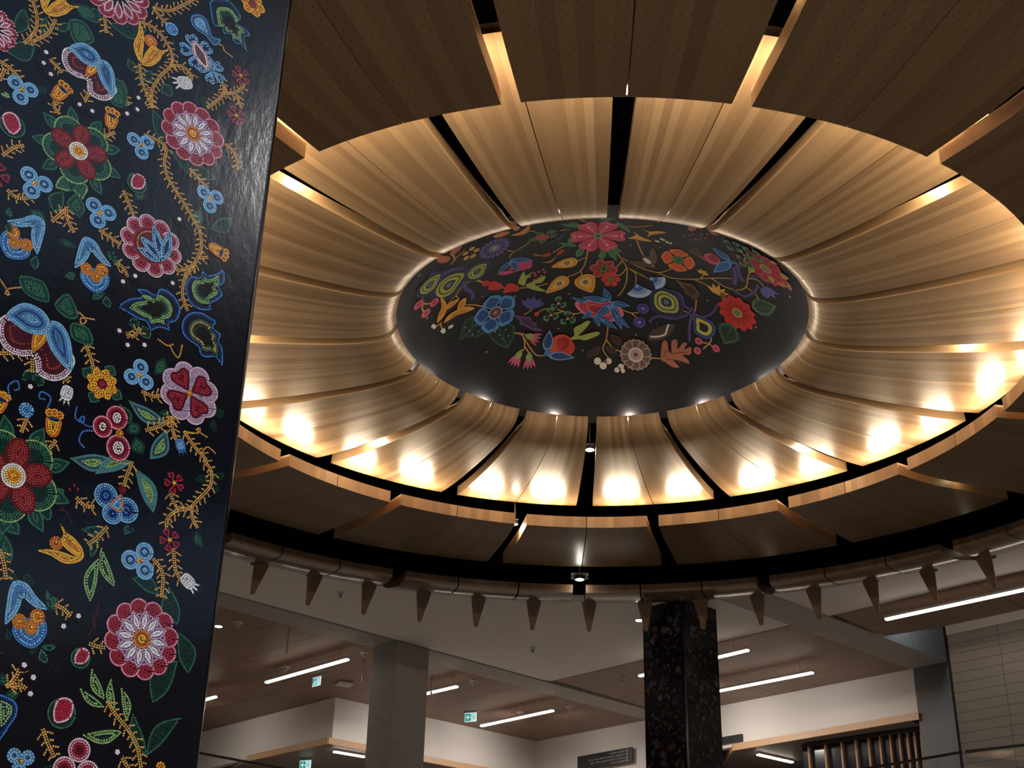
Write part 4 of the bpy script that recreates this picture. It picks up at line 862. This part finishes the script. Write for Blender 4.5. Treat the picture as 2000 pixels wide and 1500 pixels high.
# purple tendrils
for P, w_ in [(c6([(490, 1130), (560, 1080), (700, 1100), (820, 1070), (880, 1000)]), 6), (c6([(880, 1040), (960, 1085), (1050, 1050), (1100, 970)]), 5), (c6([(1240, 840), (1330, 900), (1420, 870), (1460, 800)]), 6), (c6([(1270, 600), (1290, 700), (1330, 770)]), 10), (c6([(870, 1060), (850, 1170), (850, 1300)]), 7), (c6([(680, 850), (770, 890), (800, 980), (850, 1010)]), 8), (c6([(1240, 640), (1260, 720), (1250, 800)]), 9),
              (c5([(380, 720), (480, 740), (560, 690), (670, 685)]), 9), (c5([(680, 790), (700, 860), (760, 900), (760, 960)]), 8), (c6([(1390, 720), (1470, 730), (1560, 790)]), 5)]:
    dstroke(P, (64, 46, 96), w_); dstroke(P, (98, 76, 130), w_*.35)
def leafd(p0, p1, w_, cols=((52, 84, 58), (20, 40, 30)), saw=True):
    a = PDm(*p0); b_ = PDm(*p1); d = b_-a; l = np.linalg.norm(d); n_ = np.array((-d[1], d[0]))/l; s = dloc(*p0)[1]
    for q, c_ in zip((1, .78), cols):
        pts = []
        for sg in (1, -1):
            for i in range(15):
                t = i/14 if sg == 1 else 1-i/14; j = (1+.16*((i % 2)*2-1)) if saw else 1
                pts.append(a+d*(.5+(t-.5)*q)+n_*sg*w_*s/2*q*sin(pi*t**.75)*j)
        paint(pts, c_)
    if saw:
        DOFF[0] = level([a, b_, (a+b_)/2+n_*w_*s/4, (a+b_)/2-n_*w_*s/4])
        for t in (.2, .4, .6): 
            for sg in (1, -1):
                p = a+d*t; q = p+d*.16+n_*sg*w_*s*.22; h_ = n_*.004
                dm.face([S3(x_, DOFF[0]) for x_ in (p+d*.01, q, p-d*.01)], 0, None, srgb(*cols[0]))
        dm.face([S3(x_, DOFF[0]) for x_ in (a+n_*.008, a+d*.9, a-n_*.008)], 0, None, srgb(*cols[0]))
G_ = ((60, 100, 66), (42, 80, 48))
for q in [((1660, 250, 1740, 300), 15), ((1760, 310, 1640, 460), 16), ((1780, 470, 1720, 570), 14), ((1960, 520, 1940, 590), 14), ((1570, 270, 1760, 290), 14), ((1540, 440, 1720, 470), 10)]:
    P = c5([(q[0][0], q[0][1]), (q[0][2], q[0][3])]); leafd(P[1], P[0], q[1], ((84, 140, 84), (58, 110, 60)), False)
for q in [((110, 460, 60, 560), 13), ((130, 460, 200, 590), 15), ((150, 470, 260, 510), 12), ((200, 240, 330, 340), 12), ((90, 230, 190, 200), 10), ((80, 200, 60, 230), 10)]:
    P = c6([(q[0][0], q[0][1]), (q[0][2], q[0][3])]); leafd(P[0], P[1], q[1], ((84, 140, 84), (58, 110, 60)), False)
def petals(x, y, r, n_, rgb, r0=.1, w_=None, rot=0, kind='round', inner=None, ks=.7):
    w_ = w_ or 2.4*r*pi/n_/1.9
    for i in range(n_):
        a = rot+360*i/n_
        f_ = (lambda l0, l1, ww: petal(l0, l1, ww, a, 1.5, 10)) if kind == 'round' else (lambda l0, l1, ww: heart(l0, l1, ww*1.08, a))
        paint(dtr(f_(r*r0, r, w_), x, y), rgb)
        if inner: paint(dtr(f_(r*(r0+.08), r*(ks+.2), w_*ks), x, y), inner)
def disc(x, y, r, rgb): paint(dtr(circ(r, n=20), x, y), rgb)
petals(1168, 459, 54, 6, (196, 72, 96), rot=0, kind='heart', inner=(226, 120, 138)); petals(1168, 459, 46, 6, (190, 58, 80), rot=0, kind='heart', w_=32)
petals(1168, 459, 40, 6, (214, 96, 112), rot=0, w_=7); disc(1168, 459, 10, (110, 140, 84)); disc(1168, 459, 4, (40, 50, 30))
for i in range(6): c_, m_ = dloc(1168, 459); paint(dtr(circ(3.6, 36*cos(RAD(60*i)), 36*sin(RAD(60*i)), 12), 1168, 459), (236, 150, 160))
petals(1179, 524, 29, 6, (190, 96, 80), rot=10, inner=(150, 40, 36)); disc(1179, 524, 8, (84, 120, 60)); disc(1179, 524, 4, (20, 40, 20))
petals(1193, 545, 20, 6, (206, 52, 40), rot=0); disc(1193, 545, 7, (96, 110, 50))
petals(1325, 507, 32, 4, (226, 118, 52), rot=0, w_=36, inner=(214, 88, 34)); disc(1325, 507, 12, (76, 110, 56)); disc(1325, 507, 5, (50, 84, 40))
for q in (((705, 1110), (650, 1330), 36), ((1010, 1170), (1085, 1410), 44)): pass
for P in (c5([(640, 1335), (660, 1240), (690, 1150), (760, 1105), (860, 1180), (885, 1260), (800, 1310), (720, 1300)]), c5([(1088, 1412), (1000, 1380), (930, 1320), (890, 1240), (960, 1180), (1060, 1160), (1150, 1200), (1145, 1300)])):
    dlayers(P, ((44, 78, 56), (16, 34, 26)), (1, .86), 0)
    Pc = np.mean(np.array(P), 0); dstroke([tuple(Pc+(np.array(P[3 if P[0][0] < 950 else 4])-Pc)*.8), tuple(Pc), tuple(Pc+(np.array(P[0])-Pc)*.8)], (52, 90, 66), 1.6)
    for dx, dy in ((-12, -4), (8, -8), (2, 10), (-4, 2), (14, 4)): disc(Pc[0]+dx, Pc[1]+dy, 1.1, (190, 220, 200))
petals(967, 610, 41, 5, (84, 140, 190), rot=-25, w_=36, inner=(28, 74, 128), ks=.66); disc(967, 610, 13, (170, 176, 200)); disc(967, 610, 11, (104, 60, 62)); disc(967, 610, 4, (170, 130, 130))
petals(1441, 610, 35, 12, (196, 44, 34), rot=0, w_=18); petals(1441, 610, 26, 12, (160, 26, 24), rot=15, w_=5); disc(1441, 610, 9, (210, 150, 80)); disc(1441, 610, 7, (90, 130, 70))
leafd(c6([(1410, 1010)])[0], c6([(1620, 990)])[0], 30, ((76, 118, 76), (34, 62, 40))); leafd(c6([(1230, 1150)])[0], c6([(1160, 1325)])[0], 38, ((60, 100, 64), (24, 46, 30)))
petals(1242, 692, 31, 10, (170, 140, 120), rot=18, w_=19, kind='heart', inner=(110, 84, 70)); disc(1242, 692, 15, (214, 196, 180)); disc(1242, 692, 11, (180, 150, 134)); disc(1242, 692, 4, (110, 64, 50))
petals(1497, 523, 31, 12, (196, 70, 84), rot=0, w_=17, inner=(160, 44, 62)); disc(1497, 523, 8, (190, 160, 90)); disc(1497, 523, 6, (120, 130, 80))
for a, b_ in (((1380, 690), (1420, 640)), ((1590, 780), (1570, 720)), ((1740, 740), (1660, 700)), ((1590, 580), (1610, 610)), ((1370, 640), (1430, 650))):
    P = c6([b_, a]); leafd(P[0], P[1], 9, ((190, 180, 80), (160, 160, 60)), False)
petals(965, 484, 27, 18, (104, 86, 148), r0=.45, w_=7); disc(965, 484, 14, (92, 76, 136)); disc(965, 484, 9, (120, 120, 120)); disc(965, 484, 4, (170, 170, 150))
for x, y in ((1256, 602), (1249, 629)): petals(x, y, 13, 14, (96, 82, 160), r0=.3, w_=4); disc(x, y, 8, (60, 50, 120)); disc(x, y, 4, (130, 120, 190))
# yellow seed pods
for tip, base, w_ in ((c5([(1480, 662)])[0], c5([(1730, 605)])[0], 27), (c5([(1435, 905)])[0], c5([(1640, 755)])[0], 31), (c5([(1860, 895)])[0], c5([(1755, 735)])[0], 42)):
    a = PDm(*base); b_ = PDm(*tip); d = b_-a; l = np.linalg.norm(d); n_ = np.array((-d[1], d[0]))/l; s = dloc(*base)[1]
    for q, c_ in ((1, (222, 160, 56)), (.8, (196, 128, 36)), (.66, (226, 176, 80))):
        pts = []
        for sg in (1, -1):
            for i in range(13): t = i/12 if sg == 1 else 1-i/12; pts.append(a+d*(.42+(t-.42)*q)+n_*sg*w_*s/2*q*(sin(pi*min(1, t)**.62)**.8 if 0 < t < 1 else 0))
        paint(pts, c_)
    c_ = a+d*.4; m_ = s
    for k, cl in ((5, (110, 110, 120)), (3.6, (20, 24, 36)), (1.6, (210, 220, 230))): paint([(c_[0]+x_*m_, c_[1]+y_*m_) for x_, y_ in circ(k, n=14)], cl)
    for dx, dy in ((-9, 3), (7, 6), (-2, 9), (4, -8)): paint([(c_[0]+(x_+dx)*m_, c_[1]+(y_+dy)*m_) for x_, y_ in circ(1.1, n=8)], (190, 110, 40))
# green-yellow paisleys
for (cx_, cy_), r, ro in ((c5([(545, 825)])[0], 23, 0), (c5([(805, 700)])[0], 17, -20), (c5([(370, 820)])[0], 15, -15), (c6([(645, 950)])[0], 27, 180)):
    P = [(1.15, -.15), (.6, -.75), (-.1, -.95), (-.75, -.7), (-1.0, 0), (-.7, .75), (0, 1.0), (.55, .6)]
    if ro == 180: P = [(-.9, -.5), (-.4, -.95), (.2, -.85), (.7, -.6), (.95, 0), (.9, .7), (.3, .95), (-.4, .95), (-.9, .45)]; ro = 0
    for q, c_ in ((1.28, (36, 48, 84)), (1.1, (24, 30, 60)), (.92, (168, 170, 74)), (.72, (60, 62, 40)), (.62, (176, 178, 84)), (.40, (40, 44, 50)), (.2, (96, 120, 140))): paint(catmull(dtr([(a*r*q, b_*r*q) for a, b_ in P], cx_, cy_, 1, ro), 5), c_)
cx_, cy_ = c6([(975, 1180)])[0]
for q, c_ in ((1.2, (60, 84, 140)), (1.0, (24, 34, 70)), (.86, (198, 182, 70)), (.5, (18, 18, 22))): paint(catmull(dtr([(a*17*q, b_*17*q) for a, b_ in [(-1, -1), (0, -1), (.8, -.8), (1.1, 0), (.7, .8), (0, 1), (-.8, .7), (-.9, 0)]], cx_, cy_), 5), c_)
# central blue and pink bloom
P = c6([(-160, 950), (-30, 935), (60, 960), (180, 950), (260, 1040), (240, 1100), (120, 1130), (0, 1090), (-60, 1080), (-150, 1010)])
dlayers(P, ((220, 120, 140), (186, 52, 84), (214, 96, 60), (150, 30, 50)), (1, .84, .55, .42))
for a, b_, w_ in (((110, 940), (-110, 910), 14), ((140, 950), (90, 825), 14), ((150, 960), (325, 985), 15), ((150, 970), (250, 1200), 17), ((140, 970), (10, 1120), 16), ((60, 1100), (210, 1190), 12), ((10, 1060), (50, 1170), 13), ((-60, 960), (-200, 910), 10), ((-10, 1040), (-110, 1100), 12), ((190, 1060), (320, 1190), 10)):
    P = c6([a, b_]); leafd(P[0], P[1], w_, ((92, 146, 196), (32, 78, 130)), False); P2 = [P[0], tuple(np.array(P[0])*.35+np.array(P[1])*.65)]; dstroke(P2, (110, 160, 205), 1.2)
# blue/white fan buds
for (ax, ay), a0, a1, r in ((c6([(385, 810)])[0], 15, 130, 30), (c6([(515, 745)])[0], -25, 72, 27)):
    for q, c_ in ((1, (176, 196, 224)), (.72, (124, 156, 200)), (.42, (52, 92, 150))): paint(dtr([(0, -3)]+[(r*q*cos(RAD(a0+(a1-a0)*i/10)), r*q*.95*sin(RAD(a0+(a1-a0)*i/10))) for i in range(11)], ax, ay), c_)
    disc(ax, ay, 6, (70, 120, 180)); disc(ax, ay, 2.2, (220, 230, 240))
# orange birds / maple keys
def multi(Ps, rgb, inner=None):
    for P in Ps:
        dtrace(P, rgb)
        if inner: paint(catmull(dscale(P, .6), 4), inner)
multi([c5([(470, 935), (520, 990), (520, 1060), (490, 1120), (435, 1170), (450, 1090), (475, 1030)]), c5([(520, 1020), (560, 980), (640, 950), (600, 1000), (530, 1050)]), c5([(700, 940), (690, 1010), (640, 1060), (620, 1040), (640, 980)]), c5([(780, 1035), (700, 1075), (620, 1100), (540, 1150), (495, 1170), (540, 1100), (620, 1050), (700, 1020)])], (222, 156, 52), (206, 130, 34))
multi([c6([(300, 385), (370, 360), (345, 320), (400, 360), (440, 380), (520, 415), (430, 408), (380, 395)]), c6([(435, 305), (500, 325), (570, 320), (650, 335), (570, 345), (510, 355), (470, 375), (490, 340)])], (220, 158, 60))
# red tulips, buds, berries
multi([c5([(845, 825), (880, 785), (930, 800), (920, 830), (870, 835)]), c5([(905, 860), (950, 790), (1030, 820), (1035, 855), (960, 875)]), c5([(1045, 900), (1080, 815), (1180, 830), (1180, 880), (1100, 890)])], (200, 48, 36))
multi([c5([(1400, 560), (1440, 535), (1480, 535), (1470, 560), (1410, 570)]), c5([(1530, 550), (1560, 510), (1600, 500), (1590, 530), (1550, 555)])], (176, 62, 40))
multi([c5([(1310, 540), (1360, 545), (1400, 560), (1340, 560)]), c5([(1400, 615), (1470, 600), (1530, 560), (1480, 620)])], (150, 110, 56))
for a, b_ in ((1290, 750), (1330, 780), (1365, 765), (1395, 745), (1370, 705), (1410, 685), (1340, 740), (1425, 710), (1330, 720)):
    disc(*c5([(a, b_)])[0], 2.6, (204, 96, 92))
multi([c5([(1180, 800), (1230, 700), (1250, 740), (1320, 700), (1260, 770), (1240, 830), (1200, 820)]), c5([(1250, 830), (1320, 790), (1430, 740), (1400, 800), (1330, 820), (1440, 885), (1320, 870)])], (160, 168, 74))
multi([c5([(1600, 0+1340), (1690, 1290), (1690, 1220), (1760, 1180), (1810, 1150), (1840, 1165), (1790, 1230), (1740, 1290), (1900, 1250), (1920, 1280), (1800, 1330), (1730, 1320)])], (160, 168, 80))
# blue half-flower, pink base
dtrace(c5([(1000, 725), (1060, 700), (1190, 690), (1300, 625), (1290, 670), (1180, 700), (1060, 735)]), (200, 72, 104))
dtrace(c5([(1090, 700), (1160, 680), (1240, 690), (1290, 640), (1310, 600), (1200, 620), (1120, 660)]), (190, 60, 96))
for a, b_, w_ in (((1110, 610), (990, 730), 13), ((1100, 600), (1320, 600), 13), ((1120, 605), (1180, 695), 13)):
    P = c5([a, b_]); leafd(P[0], P[1], w_, ((96, 146, 200), (34, 76, 130)), False)
# red disc flower with blue petals, purple leaf, violet bloom, green clovers
disc(*c5([(1570, 1380)])[0], 23, (206, 74, 40)); disc(*c5([(1620, 1400)])[0], 17, (200, 62, 36)); disc(*c5([(1590, 1360)])[0], 13, (150, 34, 26)); disc(*c5([(1570, 1370)])[0], 8, (186, 50, 32))
for a, b_, w_ in (((1440, 1430), (1470, 1235), 20), ((1450, 1470), (1700, 1490), 16)):
    P = c5([a, b_]); leafd(P[0], P[1], w_, ((112, 156, 204), (34, 66, 108)), False)
disc(*c5([(1445, 1445)])[0], 6, (70, 120, 170))
multi([c5([(1140, 1100), (1220, 1110), (1290, 1120), (1310, 1160), (1350, 1170), (1350, 1210), (1410, 1240), (1340, 1250), (1270, 1220), (1240, 1200), (1200, 1190), (1190, 1150)])], (98, 66, 110), (66, 40, 78))
dtrace(c5([(1205, 960), (1250, 975), (1265, 940), (1300, 965), (1325, 925), (1350, 970), (1395, 945), (1385, 980), (1420, 990), (1380, 1025), (1310, 1045), (1250, 1030)]), (84, 80, 140), 2)
for cx_, cy_ in c5([(1550, 995), (1480, 1100), (1635, 1130)]):
    petals(cx_, cy_, 17, 3, (84, 136, 96), rot=30, w_=15, inner=(24, 52, 36), ks=.55); petals(cx_, cy_, 15, 1, (84, 136, 96), rot=-90, w_=13, inner=(24, 52, 36), ks=.55); disc(cx_, cy_, 2.6, (226, 170, 100))
disc(*c5([(1350, 1090)])[0], 4.5, (206, 70, 40))
# right side: blue/pink bird flower, clovers, violet tulip, brown leaf, yellow bloom
disc(*c6([(1050, 570)])[0], 14, (204, 90, 104)); disc(*c6([(1060, 565)])[0], 9, (150, 34, 60))
for a, b_, w_ in (((1210, 590), (1050, 465), 16), ((1220, 600), (1060, 690), 17), ((1190, 590), (1270, 600), 9)):
    P = c6([a, b_]); leafd(P[0], P[1], w_, ((98, 146, 204), (44, 90, 150)), False)
for i in range(4): dstroke(c6([(840+22*i, 490-8*i), (920+15*i, 540), (990, 575+4*i)]), (150, 120, 70), 1.1)
for cx_, cy_ in c6([(1240, 450), (1350, 590), (1420, 520)]): petals(cx_, cy_, 16, 4, (90, 130, 96), rot=20, w_=12, inner=(34, 54, 42), ks=.5)
dtrace(c6([(1475, 850), (1510, 815), (1570, 825), (1610, 860), (1665, 890), (1600, 880), (1625, 925), (1570, 895), (1550, 920), (1510, 900)]), (96, 92, 150), 2)
multi([c6([(745, 760), (820, 780), (880, 790), (910, 830), (940, 870), (930, 900), (885, 935), (860, 900), (820, 880), (800, 830)])], (96, 66, 44), (58, 38, 26))
for a in (-150, -120, -90, -60, -35): paint(dtr(petal(0, 24, 8, a), *c6([(1100, 885)])[0]), (224, 170, 60))
for a in (-20, -60, -110, -150): paint(dtr(petal(0, 12, 7, a), *c6([(965, 700)])[0]), (220, 160, 60))
disc(*c6([(1150, 890)])[0], 6, (120, 84, 40))
# swallow, moth
dtrace(c6([(440, 540), (480, 550), (520, 600), (545, 640), (520, 650), (470, 620), (430, 575)]), (90, 64, 44)); dtrace(c6([(440, 560), (480, 570), (510, 605), (480, 610), (445, 585)]), (222, 214, 196)); dtrace(c6([(490, 560), (510, 475), (545, 500), (560, 570), (530, 620)]), (98, 74, 54)); dtrace(c6([(430, 590), (300, 590), (380, 630), (470, 640)]), (84, 62, 44)); disc(*c6([(525, 630)])[0], 3, (170, 96, 50))
dtrace(c6([(480, 1285), (510, 1210), (570, 1180), (640, 1150), (720, 1145), (700, 1210), (640, 1270), (570, 1295)]), (74, 58, 46)); dstroke(c6([(500, 1260), (560, 1260), (630, 1240), (650, 1190), (665, 1150)]), (220, 212, 200), 3.6); dstroke(c6([(570, 1180), (560, 1130)]), (120, 90, 60), 1)
# brown leaves, white blossoms, coral leaf, pink buds
for a, b_, w_ in (((240, 1330), (150, 1235), 16), ((200, 1400), (100, 1350), 14), ((-20, 1430), (60, 1350), 14), ((-60, 1440), (40, 1340), 12)):
    P = c6([a, b_]); leafd(P[0], P[1], w_, ((92, 54, 42), (60, 34, 28)), False)
dtrace(c6([(595, 1455), (610, 1310), (650, 1300), (665, 1390), (690, 1400), (690, 1300), (740, 1290), (745, 1370), (790, 1315), (830, 1320), (800, 1375), (865, 1350), (855, 1420), (790, 1420), (840, 1470), (840, 1500), (700, 1460), (760, 1530), (700, 1530), (640, 1490)]), (176, 104, 74), 3)
dstroke(c6([(620, 1440), (650, 1380), (700, 1410), (760, 1400), (830, 1400)]), (120, 58, 40), 1.6); dstroke(c6([(640, 1460), (720, 1470), (790, 1510)]), (120, 58, 40), 1.6)
for x, y, r in ((1167, 705, 7), (1178, 714, 7), (1189, 705, 6), (1213, 716, 6), (1205, 722, 5), (1217, 724, 4)): disc(x, y, r, (226, 214, 186))
for x, y in ((1180, 706), (1210, 719)): disc(x, y, 2.2, (60, 40, 50))
for x, y in c6([(930, 1300), (920, 1385), (1085, 1365)])+c5([(265, 1005), (410, 985), (335, 1085)]): disc(x, y, 7, (204, 92, 108)); disc(x, y, 3.2, (160, 50, 70))
for x, y in c5([(400, 1200), (415, 1212), (485, 1245), (500, 1255), (495, 1238), (570, 1205), (555, 1212)])+c6([(555, 410), (600, 390), (620, 400), (650, 420), (680, 430), (570, 415)]): disc(x, y, 3, (226, 214, 186))
for (x, y), ro in ((c5([(1260, 1285)])[0], 35), (c5([(1200, 1440)])[0], 130), (c5([(1280, 1460)])[0], 95)):
    for a in (-24, -8, 8, 24): paint(dtr(petal(8, 30, 6, ro+a), x, y), (196, 84, 108))
    paint(dtr(petal(-6, 16, 13, ro, 1.2), x, y), (150, 160, 90))
# faint upper left: orange leaves, yellow small flower, red bud with leaves
multi([c5([(450, 620), (440, 570), (520, 560), (560, 580), (520, 620)]), c5([(560, 530), (600, 480), (660, 470), (640, 510), (590, 545)])], (196, 110, 80)); multi([c5([(950, 385), (1000, 350), (1100, 335), (1080, 365), (1000, 390)]), c5([(1115, 370), (1200, 340), (1290, 275), (1270, 340), (1200, 370)]), c5([(1130, 310), (1160, 285), (1200, 300), (1160, 330)])], (210, 140, 90))
for a in range(5): paint(dtr(circ(4.6, 9*cos(RAD(72*a)), 11*sin(RAD(72*a)), 10), *c5([(745, 535)])[0]), (206, 156, 76))
for a, b_, w_ in (((1400, 390), (1270, 420), 14), ((1420, 370), (1330, 340), 11), ((1420, 400), (1380, 450), 12), ((1440, 350), (1540, 330), 14), ((1470, 390), (1550, 360), 10)):
    P = c5([a, b_]); leafd(P[0], P[1], w_, ((96, 140, 86), (60, 98, 56)), False)
dtrace(c5([(1340, 410), (1360, 370), (1450, 365), (1460, 395), (1400, 415)]), (170, 70, 76))
dtrace(c5([(1450, 440), (1530, 400), (1600, 350), (1580, 400), (1500, 430)]), (36, 62, 90))
multi([c6([(835, 290), (860, 280), (910, 290), (890, 320), (850, 320)]), c6([(1020, 320), (1060, 330), (1110, 360), (1060, 355)])], (180, 110, 84))
for a, b_ in ((800, 370), (850, 360), (900, 390), (950, 375), (990, 385), (930, 400), (860, 400), (1010, 350), (880, 350), (960, 350)): disc(*c6([(a, b_)])[0], 2.6, (150, 96, 84))
for x, y in c6([(1660, 790), (1690, 800), (1730, 800), (1740, 825)]): disc(x, y, 3.5, (190, 120, 90))
for x, y in c5([(855, 930), (1150, 930), (1645, 910), (890, 1440), (1550, 1225), (1770, 1425), (275, 735), (345, 1130)])+c6([(330, 450), (590, 465), (1010, 938), (375, 1245), (1440, 1175), (1740, 905), (100, 1480)]): disc(x, y, 3.4, (56, 34, 26)); disc(x, y, 1.3, (200, 170, 150))
# shell of the dome
shell = MB(); nr, na = 16, 96; PHM = RAD(56.4)
for i in range(nr):
    for j in range(na):
        q = [(PHM*i/nr, j), (PHM*(i+1)/nr, j), (PHM*(i+1)/nr, j+1), (PHM*i/nr, j+1)]
        for off, rev in ((0, False), (-.05, True)):
            pts = [Vector(((DA-off)*sin(p_)*sin(2*pi*a/na), (DA-off)*sin(p_)*cos(2*pi*a/na), (DA-off)*cos(p_)+DZ)) for p_, a in q]
            if i == 0: pts = pts[1:]
            shell.face(pts, 0, None, srgb(5, 4, 6))
m, nt, b = newmat('dome paint'); N = nt.nodes; L = nt.links
at = N.new('ShaderNodeVertexColor'); at.layer_name = 'paint'; L.new(at.outputs[0], b.inputs['Base Color']); b.inputs['Roughness'].default_value = .42
M_DOME = m
nsh = len(shell.f)
for i, fc in enumerate(dm.f): shell.face([dm.v[j] for j in fc], 0, None, dm.col[i])
o = shell.build('painted_dome', M_DOME, merge=False, col=True); o.location = DC0
for i, p in enumerate(o.data.polygons): p.use_smooth = i < nsh
bmx = bmesh.new(); bmx.from_mesh(o.data); bmx.faces.ensure_lookup_table()
vs = list({v for f_ in bmx.faces[:nsh] for v in f_.verts}); bmesh.ops.remove_doubles(bmx, verts=vs, dist=1e-4); bmx.to_mesh(o.data); bmx.free()
tag(o, 'black dome in the middle painted with colourful flowers, leaves and birds', 'dome')
# ------------------------------------------------------------------ far patterned column
FC = Vector((1.655, 27.76, 0)); FW = 1.09
mb = MB(); rnd = random.Random(11)
e1, e2 = D1, -D2
def FV(a, b_, z): q = e1*a+e2*b_; return Vector((q.x, q.y, z))
co = [(0.03, 0), (FW, 0), (FW, FW), (0, FW), (0, .03)]
for i in range(5):
    (a0, b0_), (a1, b1_) = co[i], co[(i+1) % 5]; mb.face([FV(a0, b0_, -EYE), FV(a1, b1_, -EYE), FV(a1, b1_, H+.9), FV(a0, b0_, H+.9)], 0, None, srgb(14, 12, 22))
palette = [(150, 80, 84), (90, 96, 130), (150, 120, 90), (80, 96, 92), (120, 90, 110), (150, 145, 155), (130, 90, 76), (96, 92, 124)]
def fpt(face, s, z, off): 
    return (FV(s, 0, z)+(D2)*off) if face == 0 else (FV(0, s, z)-D1*off)
for face in (0, 1):
    for i in range(640):
        s = rnd.uniform(.08, FW-.08); z = rnd.uniform(3.8, H-.15); r = rnd.choice((.012, .016, .02, .03, .045, .08 if rnd.random() < .5 else .02)); c_ = rnd.choice(palette); r = min(r, s-.02, FW-s-.02)
        n_ = rnd.choice((5, 6, 8, 3)); off = .002+i*.00001
        pts = []
        for j in range(n_*4): a = 2*pi*j/(n_*4); q = r*(1 if j % 4 in (0, 1) else .72); pts.append(fpt(face, s+q*cos(a), z+q*sin(a), off))
        mb.face(pts, 0, None, srgb(*c_, .24)); mb.face([fpt(face, s+r*.35*cos(j*pi/3), z+r*.35*sin(j*pi/3), off+.00001) for j in range(6)], 0, None, srgb(*rnd.choice(palette), .4))
o = mb.build('patterned_column', M_BEAD, merge=False, col=True); o.location = FC
tag(o, 'distant glossy black column covered in small beadwork flowers', 'column')
